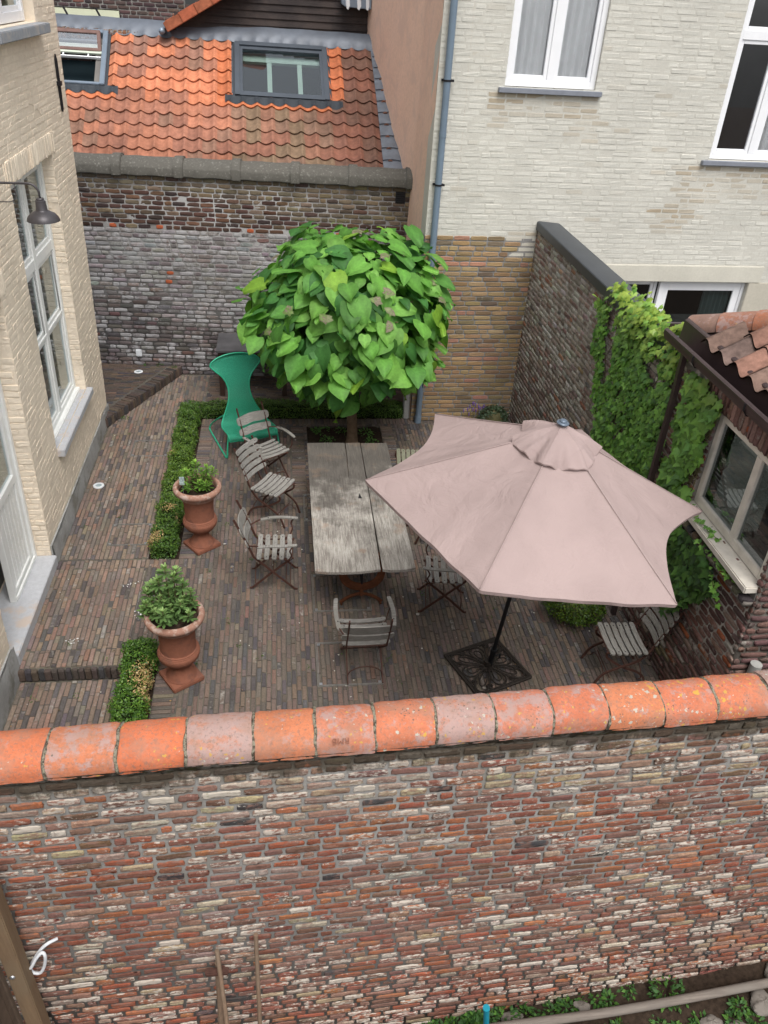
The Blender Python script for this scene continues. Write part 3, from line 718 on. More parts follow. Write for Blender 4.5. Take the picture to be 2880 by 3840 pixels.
def curtain(mb, T, u0, u1, z0, z1, d, amp=.03, waves=7):
    mb.grid(lambda a, b: tuple(T @ Vector((u0+(u1-u0)*a, d+amp*sin(a*waves*2*pi)+.01*sin(a*31), z0+(z1-z0)*b))), 90, 2)
wn = wframe(bh_, BM, .925, 5.03, 2.215, 7.3, -.05, .075, [(1.565, .10)], sash=.05, pane='glass_sky')
mc = MB(); curtain(mc, BM, 1.0, 1.52, 5.1, 7.25, -.135, .008, 5); curtain(mc, BM, 1.62, 2.14, 5.1, 7.25, -.135, .008, 5); mc.build('curtain', M['curtain'], wn, smooth=True)
wn = wframe(bh_, BM, 4.13, 4.21, 5.75, 7.3, -.05, .07, [(4.80, .10)], [(5.78, .11)], sash=.05, pane='glass_sky')
mc = MB(); curtain(mc, BM, 4.9, 5.4, 4.3, 5.7, -.25, .03, 4); mc.build('curtain', M['curtain'], wn, smooth=True)
wn = wframe(bh_, BM, 3.9, .4, 5.36, 2.40, -.07, .05, [], sash=.115, pane='glass_dark')
mc = MB(); curtain(mc, BM, 4.72, 5.2, .5, 2.3, -.17, .02, 6); mc.build('curtain', M['curtain'], wn, smooth=True)
wn = wframe(bh_, BM, 2.55, .4, 3.88, 2.40, -.14, .05, [], sash=.05, pane='glass_dark', name='window')
mc = MB(); curtain(mc, BM, 2.7, 3.6, .5, 2.3, -.24, .02, 9); mc.build('curtain', M['curtain'], wn, smooth=True)
mb = MB()
for (u0, z0, u1, z1) in OP:
    mb.box((u0-.3, -1.3, z0-.3), (u1+.3, -1.25, z1+.3), mat=BM)
    mb.box((u0-.3, -1.3, z0-.3), (u0-.25, -.36, z1+.3), mat=BM); mb.box((u1+.25, -1.3, z0-.3), (u1+.3, -.36, z1+.3), mat=BM); mb.box((u0-.3, -1.3, z0-.33), (u1+.3, -.36, z0-.301), mat=BM)
mb.build('room', M['dark_room'], bh_)
for (u0, u1, z) in ((.84, 2.30, 4.955), (4.02, 5.9, 4.135)):
    mb = MB(); mb.box((u0, -.12, z), (u1, .065, z+.062), mat=BM); mb.build('window_sill', M['lead'] if 0 else plain('grey stone sill', (.21, .225, .26), .6, 0, .12, 9), bh_, bevel=.006)
# downpipe
mb = MB(); mb.tube([bpt(.115, .075, .02), bpt(.115, .075, 7.8)], .048, 16); dp = mb.build('downpipe', M['pipe_blue'], bh_, smooth=True, auto=50)
mb = MB()
for z in (.9, 2.35, 3.76, 5.07, 6.5):
    mb = MB(); mb.tube([bpt(.115, .075, z-.012), bpt(.115, .075, z+.012)], .053, 16); mb.box((.045, -.02, z-.012), (.185, .03, z+.012), mat=BM); mb.box((.165, .05, z-.014), (.205, .09, z+.014), mat=BM)
    mb.build('pipe_clip', M['black_iron'], dp)
mb = MB(); mb.tube([bpt(.115, .075, 0.0), bpt(.115, .075, .12)], .056, 16); mb.build('pipe_collar', M['pipe_blue'], dp, smooth=True, auto=50)
mb = MB(); mb.tube([bpt(.115, .075, 4.38), bpt(.115, .075, 4.44)], .0515, 16); mb.build('pipe_collar', M['pipe_blue'], dp, smooth=True, auto=50)
# salmon side building
sb = thing('rendered_side_wall', 'tall salmon pink rendered wall between the tiled roof and the beige house', 'wall', (2.07, 11.93, 0))
mb = MB()
SA = np.array([2.10, 11.915]); SBp = np.array([1.60, 16.9])
def sw(a, b):
    y = 11.915+(16.9-11.915)*a; z = 8.4*b; x = 2.10-(y-13.4)*.142*(y > 13.4)-.004*(y-11.9)
    x += .010*sin(y*3+z)+.006*sin(z*4.3+y*6)
    return (x, y, z)
mb.grid(lambda a, b: sw(a, b), 90, 110); mb.grid(lambda a, b: (sw(1-a, b)[0]+.4, sw(1-a, b)[1], sw(1-a, b)[2]), 6, 6)
mb.grid(lambda a, b: (2.10+.2*a, 11.915, 8.4*b), 2, 8)
mb.build('render', M['salmon'], sb, smooth=True)
mb = MB(); mb.box((1.985, 11.96, 0), (2.095, 12.10, .75)); mb.build('pilaster', M['plinth'], sb, bevel=.01)
# ================================================================ LEFT HOUSE
lh = thing('cream_brick_house', 'cream painted brick house on the left with tall white window and white door', 'house', (-2.82, 3.0, 0))
def lean(P):
    P = np.array(P, float); P[:, 0] += .0165*P[:, 2]; return P
_ob = MB.build
LX = -2.82
LM = Matrix(((0, 1, 0, LX), (1, 0, 0, 3.0), (0, 0, 1, 0), (0, 0, 0, 1)))    # (u, d, z) -> world, u along +Y, d out of the wall (+X)
class LB(MB):
    def build(s, *a, **k): s.warp(lean); return _ob(s, *a, **k)
LO_ = [(6.04, 1.04, 7.86, 4.16), (3.38, .12, 5.13, 3.30), (6.2, 5.52, 8.0, 7.6)]
rg = np.random.default_rng(90); mb = LB()
rc = brick_rects(9.0, 7.6, .215, .060, .0150, LO_, rg, .06, v0=.26)
def lcol(u, v, rg):
    c = np.array((.80, .70, .565))*(1+rg.normal(0, .02)); return (*c, 0)
bricks(mb, rc[(rc[:, 0] > 1.2)], (LX, 3.0, 0), Y, Z, X, lcol, rg, .0019, .0014, .0010, .0, sh=.005, lo=True)
slab(mb, 9.0, 7.8, (LX, 3.0, 0), Y, Z, X, .42, LO_, mi=0, col=(.76, .66, .53, 0))
# soldier course lintels
for (a, b, z) in ((5.9, 8.0, 4.165), (3.2, 5.3, 3.305)):
    rs = np.array([(u, u+.058, z, z+.23) for u in np.arange(a, b, .066)])
    bricks(mb, rs, (LX+.004, 3.0, 0), Y, Z, X, lcol, rg, .009, .0016, .004, .006, sh=.004)
# coursing on the far reveal of the door and of the window (faces towards the camera)
for (uu, z0, z1) in ((5.13, .12, 3.3), (7.86, 1.04, 4.16)):
    rs = brick_rects(.22, z1-z0, .215, .060, .015, [], rg, 0)
    rs = rs[(rs[:, 1]-rs[:, 0]) > .03]
    bricks(mb, rs, (LX-.225, 3.0+uu, z0), X, Z, (0, -1, 0), lcol, rg, .0045, .0018, .003, .001, sh=.004)
mb.build('wall', [M['painted_cream']], lh)
# relieving arch crack lines above the window: a shallow brick arch
mb = LB(); pts = [(LX-.001, 3.0+6.95-.80*cos(a), 4.40+.40*sin(a)) for a in np.linspace(0, pi, 26)]
mb.tube(pts, .0045, 5, (.74, .64, .51, 0)); mb.build('arch_joint', M['painted_cream'], lh)
mb = LB(); 
def plf(y, b):
    d = .055-.028*max(0, (y-9)/3)-.012*b**4+.006*sin(y*7+b*5)+.004*sin(y*23)
    return (LX+d, y, -.2+b*.47+.012*sin(y*5)*(b > .99))
mb.grid(lambda a, b: plf(8.135+3.89*a, b), 90, 8); mb.grid(lambda a, b: plf(3.0+3.375*a, b), 60, 8)
mb.box((LX-.3, 8.14, -.2), (LX+.02, 12.02, .25)); mb.box((LX-.3, 3.0, -.2), (LX+.02, 6.37, .25)); mb.build('plinth', M['plinth'], lh, smooth=True, auto=40)
def lsill(u0, u1, z0, z1, d0, d1, m, name):
    mb = LB(); mb.box((u0, d0, z0), (u1, d1, z1), mat=LM); mb.build(name, m, lh, bevel=.008)
lsill(6.06, 7.93, .955, 1.047, -.20, .085, M['pale_stone'], 'window_sill')
lsill(3.39, 5.125, -.2, .130, -.40, .062, M['pale_stone'], 'threshold')
lsill(6.1, 8.10, 5.415, 5.515, -.3, .13, M['bluestone'], 'window_sill')
def lframe(*a, **k):
    global MB
    o = MB; MB = LB
    try: return wframe(*a, **k)
    finally: MB = o
wl = lframe(lh, LM, 6.05, 1.05, 7.85, 4.15, -.13, .085, [(6.95, .11)], [(3.10, .12), (2.22, .035)], mat='cream_frame', sash=.055, pane='glass')
mc = LB(); mc.box((6.05, -.16, 1.035), (7.85, -.075, 1.09), mat=LM); mc.build('rail', M['cream_frame'], wl, bevel=.01)
mc = LB(); curtain(mc, LM, 7.25, 7.75, 1.3, 4.0, -.36, .03, 6); curtain(mc, LM, 6.15, 6.5, 1.3, 4.0, -.36, .03, 5); mc.build('curtain', plain('beige curtain', (.42, .36, .29), .9, 0, .1, 4, .1, 0), wl, smooth=True)
wu = lframe(lh, LM, 6.25, 5.53, 7.95, 7.55, -.10, .08, [(7.1, .1)], sash=.05, mat='white_frame', pane='glass')
# double door: far leaf shut, near leaf open inwards
dr_ = LB(); 
dr_.box((5.05, -.26, .12), (5.12, -.16, 3.28), mat=LM); dr_.box((3.39, -.26, 3.19), (5.05, -.161, 3.28), mat=LM)
door = dr_.build('door', M['cream_frame'], lh, bevel=.006)
db = LB(); u0, u1 = 4.27, 5.05
db.box((u0, -.235, .13), (u0+.09, -.185, 3.19), mat=LM); db.box((u1-.09, -.235, .13), (u1, -.186, 3.19), mat=LM)
db.box((u0+.09, -.235, .13), (u1-.09, -.187, .24), mat=LM); db.box((u0+.09, -.235, 1.26), (u1-.09, -.180, 1.36), mat=LM); db.box((u0+.09, -.235, 3.08), (u1-.09, -.187, 3.19), mat=LM)
for k in range(6):
    a = u0+.09+k*(.60/6); db.box((a+.003, -.225, .24), (a+.097, -.203+.0, 1.26), mat=LM)
db.box((u0, -.178, .135), (u1, -.155, .19), mat=LM); db.box((u0-.03, -.24, .13), (u0-.002, -.17, 3.19), mat=LM)
db.build('door_leaf', M['cream_frame'], door, bevel=.005)
dg = LB(); dg.box((u0+.08, -.215, 1.35), (u1-.08, -.209, 3.1), mat=LM); dg.build('pane', M['glass'], door)
dl = LB(); dl.box((3.39, -.95, .13), (3.44, -.22, 3.19), mat=LM); dl.build('door_leaf', M['cream_frame'], door, bevel=.005)
mb = LB()
for (a0, z0, a1, z1) in ((5.9, .9, 8.0, 4.3), (3.2, -.1, 5.3, 3.4), (6.1, 5.4, 8.1, 7.7)):
    mb.box((a0, -2.0, z0), (a1, -1.95, z1), mat=LM); mb.box((a0, -2, z0-.05), (a1, -.42, z0), mat=LM); mb.box((a0-.05, -2, z0), (a0, -.425, z1), mat=LM); mb.box((a1, -2, z0), (a1+.05, -.425, z1), mat=LM); mb.box((a0, -2, z1), (a1, -.43, z1+.05), mat=LM)
mb.build('room', M['dim_room'], lh)
# wall anchor
mb = LB(); mb.tube([(LX+.02, 11.62, z) for k, z in enumerate((4.52, 4.56, 4.84))], [.008, .018, .02], 6); mb.tube([(LX+.02, 11.62, z) for z in (4.84, 5.1, 5.16)], [.02, .018, .008], 6)
mb.box((LX, 11.58, 4.815), (LX+.05, 11.66, 4.865)); mb.build('wall_anchor', M['black_iron'], lh)
# wall lamp
la = thing('wall_lamp', 'dark grey enamel barn lamp on a swan neck arm above the white door', 'lamp', (-2.74, 8.27, 4.2))
mb = MB(); lx, ly, lz = -2.27, 8.27, 4.08
arm = [(-2.76, 8.27, 4.345), (-2.6, 8.27, 4.35), (-2.40, 8.27, 4.352)]+[(-2.36+.09*sin(a), 8.27, 4.262+.09*cos(a)) for a in np.linspace(.1, pi/2, 8)]+[(lx, ly, 4.20)]
mb.tube(arm, .011, 10); mb.build('arm', M['dark_lamp'], la, smooth=True)
mb = MB(); mb.tube([(-2.75, 8.27, 4.18), (-2.56, 8.27, 4.18)]+[(-2.56+.08*sin(a), 8.27, 4.26-.08*cos(a)) for a in np.linspace(.2, 1.5, 6)]+[(-2.48, 8.27, 4.36)], .005, 6); mb.build('bracket', M['dark_lamp'], la, smooth=True)
mb = MB(); mb.lathe([(.0, 0), (.05, 0), (.05, .012), (0, .012)], 24); mb.v[0] = mb.v[0][:, [2, 0, 1]]+np.array((-2.765, 8.27, 4.26)); mb.build('wall_plate', M['dark_lamp'], la)
mb = MB(); mb.lathe([(.0, .145), (.03, .145), (.036, .138), (.036, .125), (.046, .12), (.052, .04), (.058, .03), (.075, .022), (.115, 0), (.142, -.030), (.150, -.052), (.152, -.062), (.147, -.062), (.138, -.032), (.11, -.006), (.05, .015), (0, .02)], 40, (lx, ly, lz))
mb.build('lamp_shade', M['dark_lamp'], la, smooth=True, auto=35)

# ================================================================ TILED ROOF BUILDING
RA = np.array([-3.31, 14.45, 3.5]); RB = np.array([1.86, 14.05, 3.48]); RT = np.array([-2.9, 16.6, 4.96])
ru = (RB-RA)/np.linalg.norm(RB-RA); rn = np.cross(ru, RT-RA); rn /= np.linalg.norm(rn); rv = np.cross(rn, ru); rvv = rv-.083*ru
def rp_(u, v, d=0): p = RA+ru*u+rvv*v+rn*d; return p      # u measured at the eave
rb = thing('tiled_roof_building', 'low building behind the sooty wall with an orange clay pantile roof and two skylights', 'building', (-3.3, 14.4, 0))
mb = MB(); rg = random.Random(4)
PW, PL = .2412, .268
def pant(t):   # wide trough with a narrow roll at its right
    t = t % 1.0
    return -.032*sin(pi*t/.66) if t < .66 else .028*sin(pi*(t-.66)/.34)
sky1 = (-1.0, 1.50, .42, 2.80); sky2 = (2.60, 1.46, 4.21, 2.74)      # u,v extents (u at eave coordinates)
newt = set()
def tilecol(u, v, r, k):
    old = [(.36, .16, .105), (.31, .14, .095), (.40, .17, .105), (.27, .15, .105)][rg.randrange(4)]
    if u > 2.6 and v < 1.5: old = [(.25, .15, .105), (.30, .15, .10), (.23, .155, .10), (.27, .125, .085)][rg.randrange(4)]
    if u > 4.2: old = [(.22, .105, .075), (.25, .11, .075), (.20, .11, .08)][rg.randrange(3)]
    near = (.48, .155, .07)
    c = tuple(k*.86 for k in old)
    if v > 1.35 and (.38 < u < .68 or 2.35 < u < 2.62): c = near
    if 4.21 < u < 4.42 and v > 1.5: c = near
    if 1.25 < v < 1.5 and (2.6 < u < 4.3 or u < .3): c = near
    if u < 2.6 and 1.35 < v and rg.random() < .45: c = (.46, .17, .09)
    if 1.0 < u < 2.2 and 1.5 < v < 2.1: c = (.47, .175, .095)
    if v > 2.3 and u < 2.4 and rg.random() < .3: c = (.24, .125, .09)
    f = 1+rg.uniform(-.09, .09); return tuple(x*f for x in c)+(0,)
nrow = 11
for r in range(nrow):
    v0 = r*PL-.06
    for k in range(-4, 23):
        u0 = k*PW+.34-PW*2+.02
        if u0 > 5.04: continue
        cu_, cv_ = u0+PW/2, v0+PL/2
        if v0+PL > 2.93 or any(a-.06 < cu_ < b+.04 and c-.02 < cv_ for a, c, b, d in (sky1, sky2)): continue
        col = tilecol(cu_, cv_, r, k); dz = rg.uniform(-.003, .003); sk = rg.uniform(-.005, .005)
        def fn(a, b):
            v = v0-.045+b*(PL+.055); t = a*1.04
            return rp_(u0+t*PW+sk*(b-.5), v, .050+(pant(t) if t < 1 else .4*pant(t))+dz+.034*(1-b))
        mb.grid(fn, 18, 2, col)
        mb.grid(lambda a, b: fn(a, 0)-rn*.022*b, 14, 1, tuple(x*.8 for x in col[:3])+(0,))
mb.build('roof_tiles', M['roof_tile'], rb, smooth=True, auto=60)
mb = MB()
for (a, c, b, d) in ((-1.2, -.1, 5.45, 1.50), (-1.2, 1.50, sky1[0], 2.95), (sky1[2], 1.50, sky2[0], 2.95), (sky2[2], 1.50, 5.45, 2.95), (sky1[0], sky1[3], sky1[2], 2.95), (sky2[0], sky2[3], sky2[2], 2.95)):
    mb.add([rp_(a, c), rp_(b, c), rp_(b, d), rp_(a, d)], [(0, 1, 2, 3)])
mb.add([rp_(5.04, -.08, .055), rp_(5.34, -.08, .075), rp_(5.26, 2.9, .10), rp_(5.0, 2.9, .075)], [(0, 1, 2, 3)])
mb.build('underlay', M['lead'], rb)
mb = MB()
for i in range(11):
    v0 = i*.268-.06
    mb.grid(lambda a, b: rp_(5.02+a*.30, v0-.02+b*.30, .065+.03*(1-b)+.02*sin(a*3)), 5, 3)
    mb.grid(lambda a, b: rp_(5.02+a*.30, v0-.02, .065+.03+.02*sin(a*3)-.03*(1-b)), 5, 1)
mb.build('lead_flashing', M['lead'], rb, smooth=True, auto=40)
mb = MB()     # top flashing, dressed down over the tiles
mb.grid(lambda a, b: rp_(-1.3+6.75*a, 2.78+b*.34, .072+pant(((-1.3+6.75*a)-.34-.02)/PW)*.55*max(0, 1-b*3)+.03*sin(b*3)+.05*b+.004*sin(a*60)), 260, 6)
mb.build('lead_flashing', plain('dark lead strip', (.105, .12, .145), .5, .2, .25, 4, .5), rb, smooth=True)
mb = MB(); mb.box((-3.6, 13.98, 0), (1.8, 14.2, 3.3)); mb.build('wall', M['mortar_back'], rb)
# skylights
def roofbox(mb, u0, v0, u1, v1, d0, d1):
    P = [rp_(u, v, d) for d in (d0, d1) for v in (v0, v1) for u in (u0, u1)]
    mb.add(P, [(0, 2, 3, 1), (4, 5, 7, 6), (0, 1, 5, 4), (2, 6, 7, 3), (0, 4, 6, 2), (1, 3, 7, 5)])
for i, (u0, v0, u1, v1) in enumerate((sky1, sky2)):
    mb = MB(); w_ = .085
    roofbox(mb, u0, v0, u0+w_, v1, 0, .115); roofbox(mb, u1-w_, v0, u1, v1, 0, .115); roofbox(mb, u0+w_, v0, u1-w_, v0+.06, 0, .105); roofbox(mb, u0+w_, v1-.09, u1-w_, v1, 0, .125)
    s_ = mb.build('skylight', M['skylight_frame'] if i else M['zinc'], rb, bevel=.008)
    m2 = MB()
    if i:
        roofbox(m2, u0+w_, v0+.06, u0+w_+.05, v1-.09, .02, .095); roofbox(m2, u1-w_-.05, v0+.06, u1-w_, v1-.09, .02, .095)
        roofbox(m2, u0+w_+.05, v0+.06, u1-w_-.05, v0+.10, .02, .100); roofbox(m2, u0+w_+.05, v1-.16, u1-w_-.05, v1-.09, .02, .095)
        m2.build('sash', M['skylight_frame'], s_, bevel=.006)
        g = MB(); roofbox(g, u0+w_+.04, v0+.09, u1-w_-.04, v1-.13, .06, .066); g.build('pane', glassmat('skylight glass', (.85, .88, .88), -.18, .07), s_)
        g = MB(); roofbox(g, u0+.55, v0+.1, u0+.63, v1-.2, -.10, -.06); roofbox(g, u0+1.08, v0+.1, u0+1.16, v1-.2, -.10, -.06); roofbox(g, u0+.1, v1-.28, u1-.1, v1-.12, -.10, -.05); g.build('glazing_bar', plain('pale green paint', (.40, .50, .44), .5, 0, .05), s_)
        g = MB(); roofbox(g, u0+.05, v0+.05, u1-.05, v1-.05, -.9, -.88); g.build('blind', M['dark_room'], s_)
    else:
        # open: the sash swings on its middle, upper half leans out
        hv = (v0+v1)/2+.32; T_ = lambda u, t, d: rp_(u, hv, .10)+(rvv*.985*cos(.55)+rn*sin(.55))*t*1.0+(rn*cos(.55)-rvv*sin(.55))*d
        def sbx(mb, u0, t0, u1, t1, d0, d1):
            P = [T_(u, t, d) for d in (d0, d1) for t in (t0, t1) for u in (u0, u1)]
            mb.add(P, [(0, 2, 3, 1), (4, 5, 7, 6), (0, 1, 5, 4), (2, 6, 7, 3), (0, 4, 6, 2), (1, 3, 7, 5)])
        sbx(m2, u0+.1, -.14, u0+.16, .20, 0, .05); sbx(m2, u1-.16, -.14, u1-.1, .20, 0, .05); sbx(m2, u0+.16, .14, u1-.16, .20, 0, .05); sbx(m2, u0+.16, -.14, u1-.16, -.09, 0, .05)
        m2.build('sash', plain('brown lacquered sash', (.17, .10, .085), .5, .1, .2), s_, bevel=.006)
        g = MB(); sbx(g, u0+.16, -.09, u1-.16, .14, .02, .026); g.build('pane', M['glass_sky'], s_)
        g = MB(); roofbox(g, u0+.1, v1-.52, u1-.1, v1-.30, .03, .06); g.build('sash_panel', plain('pale cream lacquer', (.50, .55, .46), .5, 0, .05), s_)
        g = MB(); 
        for q in (0, 1, 2): roofbox(g, u0+.25+q*.42, v1-.62, u0+.27+q*.42, v1-.55, .04, .07)
        roofbox(g, u0+.1, v1-.64, u1-.1, v1-.62, .04, .08); g.build('handle_bar', M['white_frame'], s_)
        g = MB(); roofbox(g, u0+.05, v0+.05, u1-.05, v1-.05, -.5, -.48); g.build('blind', plain('dark teal blind', (.02, .035, .042), .8, 0, .1, 3, .1, 0), s_)
        g = MB(); roofbox(g, u1-.20, v0+.06, u1-.11, v1-.1, -.45, .02); g.build('reveal', M['dim_room'], s_)
    # pleated apron dressed over the tiles below
    g = MB(); w0 = u0-.17 if i else u0-.5; w1 = u1+.22
    g.grid(lambda a, b: rp_(w0+(w1-w0)*a, v0+.01-b*.17, .085+pant(((w0+(w1-w0)*a)-.34-.02)/PW)*b**.5*1.1+.0025*sin(a*(w1-w0)*2*pi/.017)+.012*b*(1-b)), int((w1-w0)/.017*6), 5)
    g.build('apron', M['anthracite'], s_, smooth=True)
    g = MB(); [roofbox(g, *q, .0, .062) for q in ((u0-.04, v0-.01, u0+.07, v1+.02), (u1-.07, v0-.01, u1+.04, v1+.02), (u0+.07, v0-.01, u1-.07, v0+.05), (u0+.07, v1-.08, u1-.07, v1+.02))]; g.build('flashing', M['anthracite'], s_, bevel=.01)

# ---------------------------------------------------------------- timber clad wing above the roof
tc_ = thing('timber_clad_dormer', 'dark stained weatherboarded dormer above the tiled roof', 'dormer', (-1.8, 16.75, 4.9))
mb = MB()
for k in range(16):
    z = 5.03+k*.112
    x0 = -1.80 if z < 5.38 else -1.80+(z-5.38)/math.tan(R(29))+.02
    mb.prism([(16.72, z-.012), (16.75-.002, z+.125), (16.80, z+.125), (16.80, z-.012)], x0, 1.75, fn=lambda p, h: (h, p[0], p[1]))
mb.build('boarding', M['board'], tc_)
mb = MB(); mb.box((-1.85, 16.69, 4.98), (-1.79, 16.8, 5.40)); mb.build('corner_post', M['dark_wood'], tc_)
mb = MB(); mb.grid(lambda a, b: (-1.9+3.7*a, 16.66-.05*b, 5.045-.06*b), 40, 3); mb.build('flashing', M['zinc'], tc_)
mb = MB(); dd = Vector((cos(R(29)), 0, sin(R(29)))); up_ = Vector((-sin(R(29)), 0, cos(R(29))))
for k in range(6):
    b0 = Vector((-1.96, 16.42, 5.30))+dd*(k*.30); th = .012*(k % 2)
    P = [b0+dd*a+up_*c_+Vector((0, y, 0)) for y in (0, .42) for c_ in (-.13, .025+th) for a in (0, .33)]
    mb.add([tuple(p) for p in P], [(0, 2, 3, 1), (4, 5, 7, 6), (0, 1, 5, 4), (2, 6, 7, 3), (0, 4, 6, 2), (1, 3, 7, 5)], (.34+.05*(k % 2), .115, .06, 0))
for k in range(6):
    for r in range(4):
        b0 = Vector((-1.96-.02, 16.84+r*.2, 5.30))+dd*(k*.30)
        P = [b0+dd*a+up_*c_+Vector((0, y, 0)) for y in (0, .19) for c_ in (-.01, .03) for a in (0, .31)]
        mb.add([tuple(p) for p in P], [(0, 2, 3, 1), (4, 5, 7, 6), (0, 1, 5, 4), (2, 6, 7, 3), (0, 4, 6, 2), (1, 3, 7, 5)], (.42, .15, .08, 0))
mb.build('verge_tiles', M['roof_tile'], tc_, bevel=.01)
mb = MB(); mb.tube([(-2.0, 16.4, 5.20), (-2.0, 18, 5.20)], .05, 10); mb.build('gutter', M['zinc'], tc_, smooth=True)
hp = thing('rainwater_hopper', 'grey zinc hopper with white lime runs high on the dark boarding', 'hopper', (1.35, 16.6, 5.7))
mb = MB(); mb.prism([(1.10, 5.76), (1.17, 5.72), (1.62, 5.70), (1.62, 6.1), (1.10, 6.1)], 16.45, 16.71, fn=lambda p, h: (p[0], h, p[1])); mb.build('box', M['zinc'], hp, bevel=.008)
rg = random.Random(5)
for x in (1.20, 1.40, 1.55):
    mb = MB(); mb.prism([(x-.03, 5.86), (x+.03, 5.85), (x+.04, 5.74), (x+.01, 5.68), (x-.015, 5.70), (x-.02, 5.76)], 16.436, 16.45, fn=lambda p, h: (p[0]+rg.uniform(-.008, .008), h, p[1])); mb.build('lime_run', M['plastic_white'], hp)
# parapet and things behind it
rg = np.random.default_rng(14)
pb_ = thing('roof_parapet', 'low brown brick parapet with an upright brick course above the tiled roof', 'parapet', (-4, 16.7, 4.9))
mb = MB(); pc = pal([(.12, .075, .055), (.16, .10, .065), (.09, .06, .05), (.18, .10, .06)], [3, 3, 2, 1], .12, (.25, .1))
rs = np.array([(u, u+.066, 0, .155) for u in np.arange(0, 2.15, .079)])
bricks(mb, rs, (-4.05, 16.70, 5.0), X, Z, (0, -1, 0), pc, rg, .01, .003, .003, .006, sh=.006)
bricks(mb, rs, (-4.05, 16.70, 5.155), X, Y, Z, pc, rg, .01, .003, .003, .006, sh=.006)
slab(mb, 2.2, .155, (-4.05, 16.70, 5.0), X, Z, (0, -1, 0), .2); mb.build('masonry', [M['back_brick'], M['mortar_grey']], pb_, smooth=True)
rbw = thing('rear_brick_wall', 'dark brick wall behind the parapet in the top left corner', 'brick wall', (-5, 18.6, 4.5))
mb = MB(); rc = brick_rects(3.2, 1.6, .20, .056, .016, [], rg, .1)
pr2 = pal([(.085, .055, .05), (.065, .045, .045), (.11, .07, .06), (.17, .08, .06)], [3, 3, 2, .6], .12, (.2, .1))
bricks(mb, rc, (-5.0, 18.6, 4.4), X, Z, (0, -1, 0), pr2, rg, .008, .002, .002, .006, sh=.005)
slab(mb, 3.2, 1.6, (-5.0, 18.6, 4.4), X, Z, (0, -1, 0), .3); mb.build('masonry', [M['back_brick'], M['mortar_grey']], rbw, smooth=True)
rs = np.array([(u, u+.066, 0, .15) for u in np.arange(1.6, 3.1, .079)])
mb = MB(); mb.box((-4.6, 16.9, 4.9), (-1.95, 18.6, 4.95)); tag(mb.build('roof_terrace', M['lead']), 'grey roof terrace floor behind the brick parapet', 'roof terrace')
t_ = thing('table_top', 'cream laminate table top lying on the roof terrace behind the parapet', 'table top', (-3.6, 17.6, 5.1))
mb = MB(); mb.box((-4.35, 17.85, 5.20), (-2.90, 17.88, 5.42)); mb.box((-4.2, 17.8, 4.95), (-4.15, 17.85, 5.3)); mb.box((-3.0, 17.8, 4.95), (-2.95, 17.85, 5.3)); mb.build('panel', M['cream_plastic'], t_, bevel=.02)
t_ = thing('ladder', 'aluminium ladder lying on its side across the roof terrace', 'ladder', (-3.2, 17.3, 5.1))
mb = MB()
for (a, b) in (((-3.95, 17.3, 5.12), (-2.35, 17.3, 5.27)), ((-3.95, 17.3, 4.97), (-2.62, 17.3, 4.97))): mb.tube([a, b], .02, 6, flat=(1.6, .6))
for k in range(6):
    x = -3.75+k*.235; mb.tube([(x, 17.3, 4.97), (x+.01, 17.3, 5.14+k*.02)], .013, 6, flat=(1, 1))
mb.tube([(-2.35, 17.3, 5.27), (-2.60, 17.3, 5.10)], .016, 6); mb.build('rail', M['alu'], t_)
t_ = thing('trestle', 'black iron hooks sticking up behind the parapet', 'bracket', (-3.1, 17.0, 5.1))
mb = MB()
for x in (-3.55, -3.0): mb.tube([(x-.17, 17.0, 5.46), (x-.05, 17.0, 5.22), (x+.05, 17.0, 5.02)], .018, 6)
mb.tube([(-3.55, 17.0, 5.16), (-2.98, 17.0, 5.14)], .022, 6); mb.build('hook', M['black_iron'], t_)

# ================================================================ OUTBUILDING ON THE RIGHT
def setout(P):       # built on a 1:1.05 grid, floor 0.3 m below the patio
    return np.array(P, float)*1.05+np.array((0, 0, -.305))
class OB(MB):
    def build(s, *a, **k): s.warp(setout); return _ob(s, *a, **k)
_MB = MB; MB = OB
ob = thing('brick_outbuilding', 'small brown brick outbuilding at the right with old pantiles, brown gutter and a cream window', 'outbuilding', (3.99, 4.87, 0))
rg = np.random.default_rng(71)
op = pal([(.17, .095, .08), (.14, .09, .08), (.20, .12, .10), (.12, .07, .065), (.24, .18, .15), (.27, .09, .045), (.16, .14, .09)], [4, 4, 3, 3, 1.2, .7, .4], .13, (.30, .13))
OPO = [(.06, 2.17, 1.33, 3.13)]
mb = MB(); rc = brick_rects(2.36, 3.26, .185, .050, .0190, OPO, rg, .32)
bricks(mb, rc, (3.8, 4.64, 0), Y, Z, (-1, 0, 0), op, rg, .013, .0030, .003, .010, sh=.008)
slab(mb, 2.36, 3.40, (3.8, 4.64, 0), Y, Z, (-1, 0, 0), .22, OPO)
rc = brick_rects(3.2, 3.26, .185, .050, .0190, [], rg, .32)
bricks(mb, rc, (3.8, 4.64, 0), X, Z, (0, -1, 0), op, rg, .013, .0030, .003, .010, sh=.008)
slab(mb, 3.4, 3.26, (3.8, 4.64, 0), X, Z, (0, -1, 0), .2, u0=.221); 
rs = np.array([(u, u+.058, 3.135, 3.34) for u in np.arange(0.02, 1.6, .070)])
lp = pal([(.20, .13, .11), (.17, .10, .085), (.24, .16, .13)], [1, 1, 1], .1, (.25, .08))
bricks(mb, rs, (3.793, 4.64, 0), Y, Z, (-1, 0, 0), lp, rg, .014, .003, .003, .012, sh=.006)
mb.build('masonry', [M['right_brick'], M['mortar_right']], ob, smooth=True)
